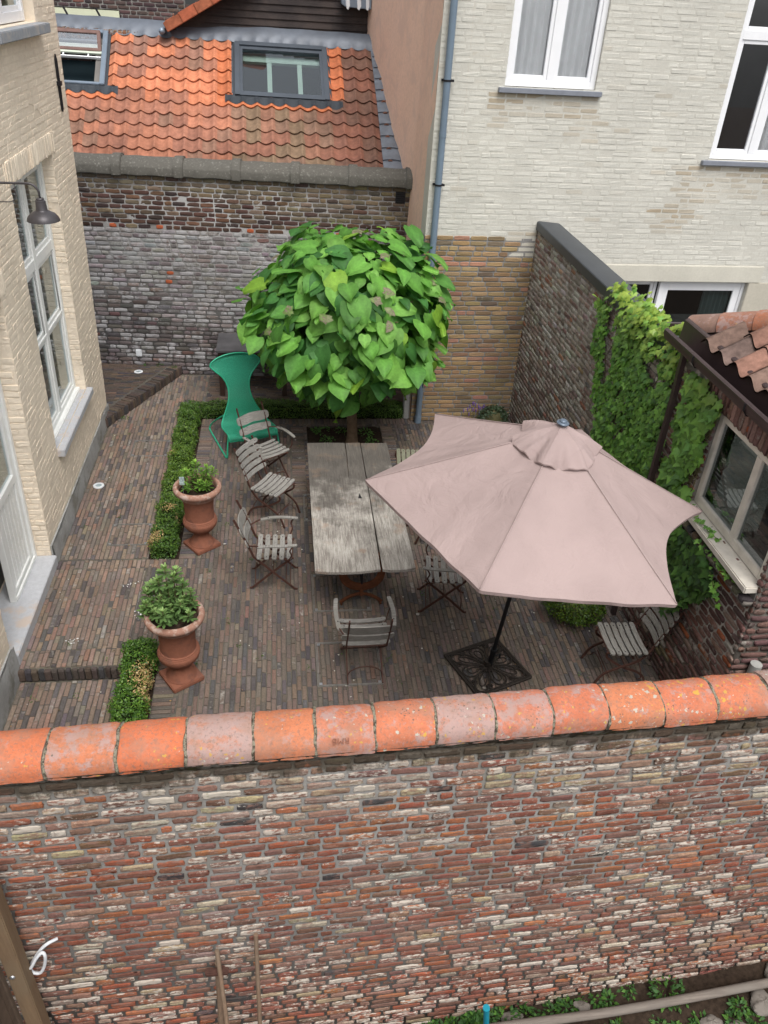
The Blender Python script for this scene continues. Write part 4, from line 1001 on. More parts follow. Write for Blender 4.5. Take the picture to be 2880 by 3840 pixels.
OM = Matrix(((0, -1, 0, 3.8), (1, 0, 0, 4.64), (0, 0, 1, 0), (0, 0, 0, 1)))
wn = wframe(ob, OM, .065, 2.20, 1.325, 3.125, -.02, .065, [(.62, .085)], mat='old_frame', pane='glass_dark', depth=.06)
mb = MB(); mb.box((.03, -.10, 2.125), (1.40, .125, 2.190), mat=OM); mb.build('sill_board', M['old_frame'], wn, bevel=.01)
mb = MB(); mb.box((.02, -.04, 2.06), (1.42, .02, 2.13), mat=OM); mb.build('sill_mortar', M['mortar_grey'], ob)
rg2 = np.random.default_rng(3); mb = MB(); rs = np.array([(u, u+.10, 0, .12) for u in np.arange(.02, 1.38, .11)])
bricks(mb, rs, (3.69, 4.64, 2.05), Y, X, Z, pal([(.11, .08, .06), (.24, .09, .05), (.06, .055, .055), (.15, .13, .09)], [2, 1, 2, 1], .12, (.3, .1)), rg2, .02, .003, .003, .02, sh=.008)
mb.box((3.705, 4.66, 2.0), (3.81, 6.02, 2.045), mi=1); mb.build('brick_ledge', [M['right_brick'], M['mortar_right']], ob, smooth=True)
mb = MB(); mb.box((.0, -1.6, 1.7), (1.5, -1.55, 3.3), mat=OM); mb.box((.0, -1.6, 1.65), (1.5, -.22, 1.7), mat=OM); mb.build('room', M['dark_room'], ob)
mb = MB(); mb.box((.2, -.9, 1.7), (.6, -.5, 2.15), mat=OM); mb.box((.7, -1.0, 1.7), (1.1, -.6, 2.3), mat=OM); mb.build('storage_box', M['dim_room'], ob, bevel=.01)
mb = MB(); s0 = [(3.640, 3.49), (3.622, 3.515), (3.605, 3.505), (3.603, 3.47), (3.625, 3.415), (3.68, 3.395), (3.76, 3.40), (3.775, 3.43), (3.785, 3.60), (3.81, 3.61)]
mb.grid(lambda a, b: (lambda i: (s0[i][0], 4.45+2.5*a, s0[i][1]))(int(round(b*9))), 20, 9)
mb.grid(lambda a, b: (lambda i: (s0[i][0]+.008, 4.45+2.5*a, s0[i][1]+.006))(9-int(round(b*9))), 20, 9)
gt = mb.build('gutter', M['gutter'], ob, smooth=True, auto=35)
for y in (5.35, 6.3): mb = MB(); mb.tube([(3.60, y, 3.50), (3.603, y, 3.44), (3.64, y, 3.395), (3.78, y, 3.38)], .012, 6, flat=(1, .4)); mb.build('gutter_bracket', M['black_iron'], gt)
mb = MB(); rgx = random.Random(9)
for k in range(9):
    a = rgx.uniform(4.6, 6.8); mb.box((3.66, a, 3.41), (3.72, a+.05, 3.43))
tag(mb.build('leaf_litter', M['bark'], gt), kind='stuff')
mb = MB(); mb.tube([(3.68, 6.60, 3.40), (3.67, 6.58, 3.20), (3.665, 6.56, 3.05), (3.665, 6.56, 0.25)], .034, 4, flat=(1, 1), up=(0, 1, 0)); mb.build('downpipe', M['gutter'], ob, auto=30)
mb = MB(); mb.tube([(3.665, 6.56, 1.72), (3.665, 6.56, 1.76)], .041, 4, up=(0, 1, 0)); mb.build('pipe_clip', M['black_iron'], ob)
# old pantiles on the outbuilding
mb = MB(); rg = random.Random(7); sl_ = R(33)
for r in range(7):
    for k in range(9):
        y0 = 6.47-k*.262; x0 = 3.77+r*.27*cos(sl_); z0 = 3.545+r*.27*sin(sl_); dz = rg.uniform(-.01, .01); tw = rg.uniform(-.03, .03)
        if y0 > 7.0-(x0+.30-3.92)*1.404-.20: continue
        c = [(.19, .125, .10), (.22, .12, .09), (.15, .105, .09), (.27, .115, .07), (.19, .14, .115)][rg.randrange(5)]+(0,)
        th = .014
        def fn(a, b, o=0): 
            t = a*1.08; s = -.05+b*.36
            return (x0+s*cos(sl_), y0-t*.262+tw*(b-.5)*.3, z0+s*sin(sl_)+.05+.036*sin(2*pi*(t-.1))+dz+.030*(1-b)-o)
        mb.grid(lambda a, b: fn(1-a, b), 14, 3, c); mb.grid(lambda a, b: fn(a, b, th), 14, 1, c); mb.grid(lambda a, b: fn(a, 0, th*b), 14, 1, tuple(x*.8 for x in c[:3])+(0,)); mb.grid(lambda a, b: fn(1-a, 0, th*b), 14, 1, c)
mb.build('roof_tiles', attrmat('dirty old pantile', .85, .38, 16, .15, .5, .006, .3), ob, smooth=True, auto=60)
mb = MB(); zz = lambda x: 3.47+(x-3.85)*math.tan(sl_)
Pq = [(3.83, 4.6), (5.5, 4.6), (5.5, 4.75), (3.86, 7.0), (3.83, 7.0)]; mb.add([(x, y, zz(x)) for x, y in Pq]+[(x, y, 3.2) for x, y in Pq], [(0, 1, 2, 3, 4), (9, 8, 7, 6, 5)]+[(i, i+5, (i+1) % 5+5, (i+1) % 5) for i in range(5)]); mb.build('roof_deck', M['gutter'], ob)
# diagonal verge capped with half round ridge tiles, rising towards the camera
vd = Vector((.394, -.553, .256)).normalized(); vs_ = Vector((0, 0, 1)).cross(vd).normalized(); vu = vd.cross(vs_); V0_ = Vector((3.945, 7.00, 3.40))
mb = MB()
P = [V0_+vd*a+vs_*q+Vector((0, 0, z)) for z in (-.35, .10) for q in (-.10, .10) for a in (.03, 2.6)]
mb.add([tuple(p) for p in P], [(0, 2, 3, 1), (4, 5, 7, 6), (0, 1, 5, 4), (2, 6, 7, 3), (0, 4, 6, 2), (1, 3, 7, 5)]); mb.build('verge_mortar', M['mortar_back'], ob)
mb = MB(); a0 = 0
for i, (ln, c) in enumerate(((.31, (.24, .15, .12, .2)), (.33, (.33, .15, .10, .25)), (.33, (.36, .14, .08, .2)), (.33, (.3, .15, .1, .2)), (.33, (.33, .15, .1, .2)), (.33, (.27, .15, .1, .2)))):
    F_ = lambda a, b, r: tuple(V0_+vd*(a0+ln*a)-vs_*(r*(1+.05*(1-a))*cos(pi*b))+vu*(.07+.95*r*(1+.05*(1-a))*sin(pi*b)-.006*i*0))
    mb.grid(lambda a, b: F_(a, b, .150), 8, 18, c); mb.grid(lambda a, b: F_(a, 1-b, .130), 2, 18, c)
    mb.grid(lambda a, b: F_(0, 1-b, .150-.02*a), 1, 18, c); mb.grid(lambda a, b: F_(1, b, .150-.02*a), 1, 18, c)
    a0 += ln+.008
mb.build('ridge_tiles', M['coping_tile'], ob, smooth=True, auto=50)
mb = MB(); mb.box((3.72, 7.20, 3.36), (5.2, 7.24, 3.47)); mb.build('fascia', M['gutter'], ob)
mb = MB(); mb.tube([(3.98, 4.58, 0), (3.98, 4.58, 1.42)], .05, 14); tag(mb.build('vent_pipe', plain('pale grey pipe', (.36, .36, .34), .6), smooth=True, auto=50), 'short pale grey upright pipe against the end of the brick outbuilding at the right edge', 'pipe')
MB = _MB
# ================================================================ FURNITURE
def plank(mb, L, W, th, fn, n=14, c=(1, 1, 1, 0), mi=0, ragged=0, er=.5):
    """plank along local x with rounded ends; fn(x, y, z) places it"""
    V = []
    xs = []
    k = 5
    for i in range(k): xs.append(-L/2+W*er*(1-cos(i/k*pi/2)))
    xs += list(np.linspace(-L/2+W*er, L/2-W*er, n)); xs += [-x for x in xs[:k]][::-1]
    for x in xs:
        e = max(0, (abs(x)-(L/2-W*er))/(W*er)); w = W/2*math.sqrt(max(0.0, 1-e*e*.93))
        for y, z in ((-w, 0), (w, 0), (w, th), (-w, th)):
            V.append(fn(x, y+ragged*sin(x*40+W*100)*.5, z))
    m = len(xs); F = [(i*4+j, (i+1)*4+j, (i+1)*4+(j+1) % 4, i*4+(j+1) % 4) for i in range(m-1) for j in range(4)]
    F += [(3, 2, 1, 0), ((m-1)*4, (m-1)*4+1, (m-1)*4+2, (m-1)*4+3)]
    mb.add(V, F, c, mi)
def bolt(mb, p, n, r=.006):
    n = Vector(n).normalized(); mb.tube([Vector(p)-n*.002, Vector(p)+n*.003], r, 7, mi=1)
def rail(mb, pts, w=.0165, t=.007, up=(1, 0, 0)): mb.tube(pts, 1, 4, flat=(t*1.2, w), up=up)
def curve(pts, n=6):
    out = []; P = [Vector(p) for p in pts]; P = [P[0]*2-P[1]]+P+[P[-1]*2-P[-2]]
    for i in range(1, len(P)-2):
        for k in range(n):
            t = k/n; a, b, c_, d = P[i-1:i+3]
            out.append(.5*((2*b)+(c_-a)*t+(2*a-5*b+4*c_-d)*t*t+(3*b-a-3*c_+d)*t**3))
    out.append(P[-2]); return [tuple(p) for p in out]
def make_chair(arms, mossy=False, curved=False, label='', seed=0):
    t = thing('folding_chair', label, 'chair', (0, 0, 0), 0, 'weathered folding slat chairs round the table')
    wood = [M['slat_mossy'] if mossy else M['slat'], M['black_iron']]
    mb = MB(); ns = 5 if arms else 6; p = .082 if arms else .066; W = .052 if arms else .050
    for k in range(ns):
        y0 = -.19+k*p+.02
        plank(mb, .47, W, .014, lambda x, y, z: (x, y0+y, .452+z-.022*cos(x*pi/.5)+.004*(k in (0, ns-1))), ragged=.002)
        for sx in (-1, 1): bolt(mb, (sx*.19, y0, .467-.022*cos(.19*pi/.5)), Z)
    mb.build('seat', wood, t)
    mb = MB()
    bd = Vector((0, -.34, .94)).normalized()       # direction of the backrest
    if arms:
        for k, (s0, W_) in enumerate(((.640, .098), (.790, .125))):
            c0 = Vector((0, -.21, .43))+bd*(s0-.40)
            nn = Vector((0, .94, .34))
            def fb(x, y, z):
                yy = y*(1+.18*cos(x*2*pi/.5)) if y > 0 else y*(1-.10*cos(x*4*pi/.5))
                q = c0+bd*yy+nn*(z-.03*(1-(x/.25)**2)); return (x*1.04, q.y, q.z)
            plank(mb, .48, W_, .013, fb, 16, er=.25)
            for sx in (-1, 1):
                for dy in (-.02, .02):
                    q = c0+bd*dy+nn*(.013-.03*(1-(.2/.25)**2)); bolt(mb, (sx*.2, q.y, q.z), nn, .005)
    else:
        for k in range(5):
            c0 = Vector((0, -.20, .43))+bd*(.155+k*.087); nn = Vector((0, .94, .34))
            def fb(x, y, z): q = c0+bd*y+nn*(z-.045*(1-(x/.23)**2)); return (x, q.y, q.z)
            plank(mb, .46, .060, .012, fb)
            for sx in (-1, 1): q = c0+nn*(.012-.045*(1-(.19/.23)**2)); bolt(mb, (sx*.19, q.y, q.z), nn, .005)
    mb.build('backrest', wood, t)
    bt = Vector((0, -.225, .42))+bd*.575
    for sx in (-1, 1):
        mb = MB(); x = sx*.195
        if curved: pts = curve([(x, bt.y, bt.z), (x, -.27, .60), (x, -.215, .46), (x, -.12, .33), (x, .06, .24), (x, .20, .15), (x, .27, .0)])
        else: pts = [(x, bt.y, bt.z), (x, -.29, .64), (x, -.225, .46), (x, -.02, .25), (x, .22, .008), (x, .25, .008)]
        rail(mb, pts); mb.build('leg', M['rust'], t)
        mb = MB(); x = sx*.172
        if curved: pts = curve([(x, .20, .43), (x, .18, .36), (x, .02, .24), (x, -.14, .17), (x, -.23, .10), (x, -.28, .0)])
        else: pts = [(x, .20, .44), (x, -.02, .24), (x, -.26, .008), (x, -.285, .008)]
        rail(mb, pts); mb.build('leg', M['rust'], t)
    for sx in (-1, 1): mb = MB(); rail(mb, [(sx*.185, -.20, .44), (sx*.185, 0, .428), (sx*.185, .21, .44)], .009); mb.build('seat_rail', M['rust'], t)
    for (y, z) in ((-.02, .245), (.19, .44), (-.2, .44), (.12, .11)): mb = MB(); mb.tube([(-.195, y, z), (.195, y, z)], .006, 6); mb.build('stretcher', M['rust'], t)
    mb = MB(); mb.tube([(-.172, -.20, .06)]+[(-.172*cos(a), -.22+.0*a, .06+.12*sin(a)) for a in np.linspace(.1, pi-.1, 14)]+[(.172, -.20, .06)], .006, 6); mb.build('hoop', M['rust'], t)
    mb = MB(); mb.tube([(-.195, .19, .05)]+[(-.195*cos(a), .17, .05+.11*sin(a)) for a in np.linspace(.1, pi-.1, 14)]+[(.195, .19, .05)], .005, 6)
    mb.build('hoop', M['rust'], t)
    if arms:
        for sx in (-1, 1):
            mb = MB(); plank(mb, .43, .042, .014, lambda x, y, z: (sx*(.262+.018*cos(x*pi/.43))+y*sx*1.0, x+.035, .665+z-.03*(x/.215)**2*(x < 0)), 14)
            for xx in (-.12, .15): bolt(mb, (sx*.27, xx+.035, .672), Z)
            mb.v = [v for v in mb.v]; mb.build('armrest', wood, t)
            mb = MB(); rail(mb, curve([(sx*.20, .10, .43), (sx*.235, .15, .45), (sx*.262, .185, .53), (sx*.275, .17, .60), (sx*.272, .20, .655), (sx*.272, .225, .663)], 5), .010, .005); mb.build('arm_support', M['rust'], t); mb = MB()
            rail(mb, [(sx*.20, -.285, .62), (sx*.262, -.17, .655)], .009); mb.build('arm_support', M['rust'], t)
    return t
armc = make_chair(True, label='slatted armchair facing the camera beside the green mesh chair')
side = make_chair(False, curved=True, label='slatted side chair with five back slats, between two armchairs left of the table')
def place(o, x, y, ang): o.scale = (1.06, 1.06, 1.04); o.location = (x, y, 0.002); o.rotation_euler = (0, 0, R(ang-90))
# ang: direction the sitter faces, degrees from +X
place(armc, -.24, 10.08, -55); place(side, -.16, 9.12, -31)
ACH = [(-.13, 7.72, -2, 'slatted armchair seen edge-on, side-on to the left of the table near its near end'),
       (.79, 6.21, 91, 'slatted armchair at the near end of the table, back turned to the camera'),
       (1.80, 7.20, 173, 'slatted armchair tucked half under the parasol at the right of the table')]
for x, y, a, l in ACH: place(copy_thing(armc, (0, 0, 0), 0, l), x, y, a)
SCH = [(1.93, 8.62, 188, 'slatted chair almost hidden under the parasol, only its bent legs showing'),
       (3.50, 5.95, 178, 'dark slatted chair standing alone by the brick wall at the right')]
for x, y, a, l in SCH: place(copy_thing(side, (0, 0, 0), 0, l), x, y, a)
mc_ = make_chair(False, mossy=True, curved=True, label='greenish lichened slatted chair at the far right corner of the table'); place(mc_, 1.78, 9.80, 174)

# table ------------------------------------------------------------
def tabletop_mat():
    s = NT('weathered plank', .8, .2)
    mp = s.n('Mapping', Vector=s.co()); mp.inputs['Scale'].default_value = (16, 1.0, 16)
    g = s.n('TexNoise', Scale=4, Detail=8, Roughness=.72, Distortion=.9, Vector=mp.outputs[0]).outputs[0]
    wv = s.n('TexWave', _wave_type='RINGS', Scale=1.3, Distortion=7, Detail=3); wv.inputs['Detail Scale'].default_value = 1.2
    mp2 = s.n('Mapping', Vector=s.co()); mp2.inputs['Scale'].default_value = (3.2, .55, 1); mp2.inputs['Location'].default_value = (-.55, 1.1, 0); s.t.links.new(mp2.outputs[0], wv.inputs['Vector'])
    gm = s.math('ADD', s.math('MULTIPLY', g, .90), s.math('MULTIPLY', wv.outputs['Fac'], .09))
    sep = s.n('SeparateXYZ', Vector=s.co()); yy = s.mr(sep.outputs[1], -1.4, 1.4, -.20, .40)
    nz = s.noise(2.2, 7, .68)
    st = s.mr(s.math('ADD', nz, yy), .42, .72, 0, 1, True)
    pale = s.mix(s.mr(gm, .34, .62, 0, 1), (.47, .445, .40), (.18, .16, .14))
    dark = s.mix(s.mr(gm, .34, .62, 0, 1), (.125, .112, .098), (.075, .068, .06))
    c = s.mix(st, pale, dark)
    c = s.mix(s.math('MULTIPLY', s.mr(s.noise(3.1, 5, .6), .56, .66, 0, .55, True), s.mr(sep.outputs[1], -1.4, .9, 1, .3)), c, (.26, .16, .10))
    c = s.vary(c, s.mr(s.noise(70, 4, .7), .25, .75, .85, 1.15))
    s.col(c); s.bump(gm, .7, .004); return s.m
tt = thing('garden_table', 'long weathered grey plank table with rusty lyre shaped iron feet', 'table', (.86, 8.3, 0))
mb = MB()
def board(x0, x1, y0, y1, bow):
    n = 12; poly = [(x0+(x1-x0)*i/n, y0-bow*sin(pi*i/n)) for i in range(n+1)]+[(x1-(x1-x0)*i/n, y1+bow*.3*sin(pi*i/n)) for i in range(n+1)]
    mb.prism(poly, .715, .752)
# the wide left board is split by a drying crack at its far end
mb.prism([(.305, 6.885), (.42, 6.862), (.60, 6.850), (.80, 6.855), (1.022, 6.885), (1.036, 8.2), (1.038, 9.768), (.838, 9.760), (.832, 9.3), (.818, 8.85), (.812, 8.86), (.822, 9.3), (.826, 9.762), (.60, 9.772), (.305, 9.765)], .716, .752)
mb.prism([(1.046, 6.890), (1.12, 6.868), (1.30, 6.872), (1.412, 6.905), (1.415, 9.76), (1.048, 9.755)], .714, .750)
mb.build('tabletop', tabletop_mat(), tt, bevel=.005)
for y in (7.22, 9.4):
    mb = MB(); cx = .86
    prs = [(-.15, .70), (-.205, .60), (-.225, .48), (-.20, .36), (-.12, .275), (0, .245)]
    pts = curve([(cx+x, y, z) for x, z in prs]+[(cx-x, y, z) for x, z in prs[::-1][1:]], 5)
    rs = [(.022+.035*sin(pi*i/(len(pts)-1))) for i in range(len(pts))]
    mb.tube(pts, rs, 10, flat=(1, .35), up=(0, 0, 1)); mb.v[-1][:, 1] = y+(mb.v[-1][:, 1]-y)*1
    mb.tube([(cx, y, .25), (cx, y, .12)], .022, 10); mb.tube([(cx-.07, y, .225), (cx, y, .19), (cx+.07, y, .225)], .014, 8)
    pts = curve([(cx-.24, y, .015), (cx-.20, y, .06), (cx-.10, y, .12), (cx, y, .14), (cx+.10, y, .12), (cx+.20, y, .06), (cx+.24, y, .015)], 5)
    mb.tube(pts, .022, 8, flat=(1, .6), up=(0, 0, 1))
    for sx in (-1, 1): mb.tube([(cx+sx*.23, y-.035, .012), (cx+sx*.235, y+.035, .012)], .014, 8)
    for sx in (-1, 1): mb.box((cx+sx*.16-.06, y-.03, .695), (cx+sx*.16+.06, y+.03, .714))
    mb.build('pedestal', M['rust_bright'], tt, smooth=True, auto=50)
mb = MB(); mb.tube([(.86, 7.22, .30), (.86, 9.4, .30)], .012, 8); mb.tube([(.86, 7.2, .70), (.86, 7.2, .3)], .010, 8); mb.build('tie_rod', M['black_iron'], tt)
mb = MB(); mb.prism([(.895, 8.33), (.945, 8.33), (.925, 8.42), (.92, 8.46), (.915, 8.42)], .7525, .7535); mb.build('knot_hole', M['black_iron'], tt)

# parasol ----------------------------------------------------------
pc_ = np.array([2.134, 5.527, 2.533]); pn_ = np.array([.09763, -.03519, .9946]); pu = np.cross([0, 1, 0], pn_); pu /= np.linalg.norm(pu); pvv = np.cross(pn_, pu)
PR, PH_, PS = 1.492, .66, 2.059
par = thing('parasol', 'large dusty pink hexagonal parasol on a black pole in a cast iron base', 'parasol', (2.16, 6.1, 0))
cor = [pc_+PR*(cos(PS+k*pi/3)*pu+sin(PS+k*pi/3)*pvv) for k in range(6)]; apx = pc_+pn_*PH_
scal = [.14, .03, .02, .16, .12, .08]; sags = [.05, .075, .07, .06, .05, .05]
rgp = random.Random(2); wr = [[(rgp.uniform(.1, .9), rgp.uniform(1.5, 4.5), rgp.uniform(0, 6)) for _ in range(3)] for k in range(6)]
def canopy(k, r, s):
    a, b = cor[k], cor[(k+1) % 6]; q = 4*s*(1-s)
    rr = r*(1-scal[k]*q*r**2); p = apx+rr*((a*(1-s)+b*s)-apx)
    sg = sags[k]*q*(r*(1.25-r*.6))
    wq = sum(.0045*sin(f*2*pi*(s+.22*w0*(1-r))+ph) for w0, f, ph in wr[k])*q*r*(.5+.9*abs(s-.5))
    tw = .010*sin(14*(s-.03))*math.exp(-s*6)*r*sin(r*3) + .012*sin(16*(1-s))*math.exp(-(1-s)*7)*r
    return tuple(p+pn_*(-sg+wq+tw+.006*(abs(s-.5) > .492)+.012*r**3*(1-q)))
mb = MB()
for k in range(6):
    mb.grid(lambda r, s: canopy(k, .03+.97*r, s), 46, 50)
    mb.grid(lambda r, s: tuple(np.array(canopy(k, 1, s))-pn_*(.035*r)-(np.array(canopy(k, 1, s))-apx)*.004*r), 2, 50)
s_ = NT('dusty pink canvas', .85, .15); cc = s_.vary((.385, .298, .283), s_.mr(s_.noise(1.6, 4), .3, .7, .88, 1.06)); wvv = s_.n('TexWave', Scale=90, Distortion=1.5, Detail=2); cc = s_.vary(cc, s_.mr(wvv.outputs['Fac'], 0, 1, .975, 1.02)); s_.col(cc)
nz2 = s_.n('TexNoise', Scale=3.2, Detail=5, Roughness=.55, Distortion=1.8, Vector=s_.co()).outputs[0]; s_.bump(s_.math('ADD', nz2, s_.math('MULTIPLY', s_.noise(160, 2), .05)), .75, .03)
tr_ = s_.n('BsdfTranslucent', Color=(.42, .26, .24, 1)); mx_ = s_.n('MixShader', i0=.16, i1=s_.b.outputs[0], i2=tr_.outputs[0]); s_.t.links.new(mx_.outputs[0], s_.t.nodes['Material Output'].inputs[0]); M['canvas'] = s_.m
cn = mb.build('canopy', M['canvas'], par, smooth=True)
for k in range(6):
    mb = MB(); mb.tube([tuple(np.array(canopy(k, r, .0))+pn_*.004) for r in np.linspace(.25, .995, 22)], .0045, 6, flat=(.7, 1.3)); mb.build('seam', M['canvas'], cn, smooth=True)
mb = MB()
def vent(a, r):
    th = PS+a*2*pi; f = r
    kk = a*6; k = int(kk) % 6; sfr = kk-int(kk); q = 4*sfr*(1-sfr)
    base = np.array(canopy(k, 0.07+.185*r, sfr)); fl = .020*sin(a*2*pi*9+1)+.012*sin(a*2*pi*17)
    return tuple(base+pn_*(.025+.03*(1-r)+fl*r**2*1.1+.02*sin(r*3))+(base-apx)*fl*r*1.2)
mb.grid(vent, 150, 12); mb.grid(lambda a, r: tuple(np.array(vent(a, 1))-pn_*.012*r), 150, 1); mb.grid(lambda a, r: tuple(np.array(canopy(int(a*6) % 6, .07*r+.001, a*6-int(a*6)))+pn_*(.055+.0*r)), 60, 2); mb.build('vent_flap', M['canvas'], par, smooth=True)
AM = Matrix.Translation(Vector(apx)) @ Vector(pn_).to_track_quat('Z', 'Y').to_matrix().to_4x4()
mb = MB(); mb.lathe([(0, .100), (.022, .098), (.031, .090), (.033, .084), (.030, .081), (.047, .078), (.052, .070), (.048, .060), (.02, .062), (.02, .03)], 28); mb.v[0] = np.array([tuple(AM @ Vector(p)) for p in mb.v[0]])
mb.build('finial', plain('blue grey plastic cap', (.11, .14, .18), .35, .2, .08), par, smooth=True, auto=50)
p0 = Vector((2.155, 6.09, .02)); top = Vector(apx); pd = (top-p0).normalized()
mb = MB(); mb.tube([p0, top-pd*.0], .021, 16); mb.build('pole', M['black_paint'], par, smooth=True, auto=50)
mb = MB(); mb.tube([p0+pd*1.22, p0+pd*1.34], .032, 14); q = p0+pd*1.28; mb.tube([q, q+Vector((.07, -.05, 0)), q+Vector((.10, -.07, .03))], .008, 6); mb.build('crank', M['black_paint'], par, smooth=True, auto=50)
for k in range(6):
    mb = MB(); mb.tube([tuple(np.array(canopy(k, r, 0))-pn_*.016) for r in (.05, .3, .6, .99)], .007, 6)
    mid = np.array(canopy(k, .5, 0))-pn_*.02; hub = np.array(top)-np.array(pd)*.75
    rb_ = mb.build('rib', M['black_paint'], par); mb = MB(); mb.tube([tuple(mid), tuple(hub)], .006, 6); mb.build('strut', M['black_paint'], rb_)
mb = MB(); hubp = top-pd*.75; mb.tube([hubp-pd*.04, hubp+pd*.04], .035, 14); mb.build('hub', M['black_paint'], par)
# cast base
an = R(21.5); bc = Vector((2.135, 6.085, 0))
def bw_(x, y, z): return (bc.x+x*cos(an)-y*sin(an), bc.y+x*sin(an)+y*cos(an), z)
mb = MB(); h = .335
for a, b in (((-h, -h), (h, -h)), ((h, -h), (h, h)), ((h, h), (-h, h)), ((-h, h), (-h, -h))):
    mb.tube([bw_(a[0], a[1], .018), bw_(b[0], b[1], .018)], .017, 8, up=(0, 0, 1)); mb.tube([bw_(a[0]*.93, a[1]*.93, .02), bw_(b[0]*.93, b[1]*.93, .02)], .010, 6, up=(0, 0, 1))
for k in range(8):
    th = k*pi/4; R_ = .30 if k % 2 == 0 else .40
    def pt(t, ss, sc_=1): u = R_*(.16+.84*sin(pi*t/1)); return None
    for wd, r0, r1 in ((.075, .05, R_), (.035, .10, R_*.8)):
        pts = []
        for i in range(25):
            a = 2*pi*i/24; rr = r0+(r1-r0)*(1-cos(a))/2; side_ = wd*sin(a)*(1-.3*cos(a))
            pts.append(bw_(rr*cos(th)-side_*sin(th), rr*sin(th)+side_*cos(th), .022+.018*(1-rr/.4)))
        mb.tube(pts[:-1], .0095 if wd > .05 else .007, 6, closed=True, up=(0, 0, 1))
    for sg in (-1, 1):
        pts = [bw_((.20+.09*cos(a))*cos(th+sg*.39), (.20+.09*cos(a))*sin(th+sg*.39), .024) for a in ()]
for sx in (-1, 1):
    for sy in (-1, 1):
        for (ax, ay) in ((1, .55), (.55, 1)):
            cx_, cy_ = sx*h*ax*.80, sy*h*ay*.80; pts = [bw_(cx_+.035*cos(a)*(1-a/16), cy_+.035*sin(a)*(1-a/16), .022) for a in np.linspace(0, 9, 22)]; mb.tube(pts, .008, 6, up=(0, 0, 1))
mb.lathe([(.0, .10), (.04, .10), (.045, .03), (.085, .022), (.09, .01)], 24, tuple(bc)); 
mb.build('base', M['bronze_iron'], par, smooth=True, auto=50)
mb = MB(); mb.tube([p0, p0+pd*.27], .030, 16); mb.tube([p0+pd*.26, p0+pd*.30], .034, 16); q = p0+pd*.2; mb.tube([q, q+Vector((.075, -.02, 0))], .009, 8); mb.tube([q+Vector((.075, -.02, -.03)), q+Vector((.075, -.02, .03))], .011, 8)
mb.build('pole_socket', M['black_paint'], par, smooth=True, auto=50)

# green mesh lounge chair -------------------------------------------
gcf = math.atan2(-.947, .32)-pi/2
gc = thing('lounge_chair', 'tall green metal mesh lounge chair with an hourglass back and sled legs', 'chair', (-.475, 10.79, 0), gcf)
s_ = NT('green wire mesh', .45, .4); s_.col((.025, .33, .20))
tx = s_.n('Mapping', Vector=s_.co()); tx.inputs['Scale'].default_value = (95, 95, 95); vo = s_.n('TexVoronoi', Scale=1.0, Vector=tx.outputs[0]); vo.inputs['Randomness'].default_value = .9
s_.bump(vo.outputs['Distance'], .8, .01); tp = s_.n('BsdfTransparent'); mx_ = s_.n('MixShader', i0=s_.mr(vo.outputs['Distance'], .2, .6, .34, .12), i1=s_.b.outputs[0], i2=tp.outputs[0]); s_.t.links.new(mx_.outputs[0], s_.t.nodes['Material Output'].inputs[0])
prof_ = [(.045, .30, .365), (.035, .36, .37), (-.02, .395, .375), (-.15, .375, .375), (-.34, .345, .37), (-.46, .35, .345), (-.52, .42, .30), (-.56, .54, .235), (-.60, .66, .185), (-.645, .78, .165), (-.69, .90, .18), (-.73, 1.00, .235), (-.765, 1.09, .33), (-.785, 1.155, .385), (-.80, 1.215, .36), (-.815, 1.265, .27), (-.825, 1.30, .14), (-.828, 1.312, .02)]
pf = []
for i in range(len(prof_)-1):
    for k in range(5):
        P = [Vector(prof_[max(0, min(len(prof_)-1, i+d))]) for d in (-1, 0, 1, 2)]; t = k/5; a, b, c_, d = P
        pf.append(.5*((2*b)+(c_-a)*t+(2*a-5*b+4*c_-d)*t*t+(3*b-a-3*c_+d)*t**3))
pf.append(Vector(prof_[-1])); npf = len(pf)-1
def gsurf(a, b):
    p = pf[int(round(a*npf))]; x = (b*2-1)*p.z; dp = -.035*(1-(b*2-1)**2)*min(1, p.z/.3)
    if p.y < .42: return (x, p.x, p.y+dp)
    return (x, p.x+dp*.8, p.y)
mb = MB(); mb.grid(gsurf, npf, 14); mb.build('mesh_shell', s_.m, gc, smooth=True, world=False)
mb = MB(); edge = [gsurf(i/npf, 0) for i in range(npf+1)]+[gsurf(i/npf, 1) for i in range(npf, -1, -1)]
mb.tube(edge, .011, 8, closed=True); mb.build('rim', M['green_metal'], gc, smooth=True, world=False)
for sx in (-1, 1):
    mb = MB(); mb.tube(curve([(sx*.37, .0, .385), (sx*.395, .005, .20), (sx*.41, .015, .05), (sx*.41, -.01, .012), (sx*.42, -.08, .012), (sx*.42, -.6, .012), (sx*.42, -.93, .014), (sx*.41, -.99, .05), (sx*.36, -.93, .16), (sx*.28, -.62, .40), (sx*.24, -.53, .46)], 5), .013, 8); mb.build('leg', M['green_metal'], gc, smooth=True, world=False)
# old side table against the back wall --------------------------------
st = thing('side_table', 'dark wooden table against the sooty wall behind the green chair', 'table', (-.55, 13.2, 0))
mb = MB(); mb.box((-1.12, 12.80, .80), (.10, 13.62, .84)); mb.build('tabletop', plain('dark worn painted top', (.07, .068, .072), .55, 0, .35, 4, .3, .4), st, bevel=.006)
mb = MB(); mb.box((-1.08, 12.84, .70), (.06, 12.87, .799)); mb.box((-1.08, 13.50, .70), (.06, 13.53, .799)); mb.build('apron', M['dark_wood'], st)
for x in (-1.06, .0):
    for y in (12.86, 13.5):
        mb = MB(); mb.box((x-.03, y-.03, 0), (x+.05, y+.03, .80)); mb.build('leg', M['dark_wood'], st, bevel=.004)

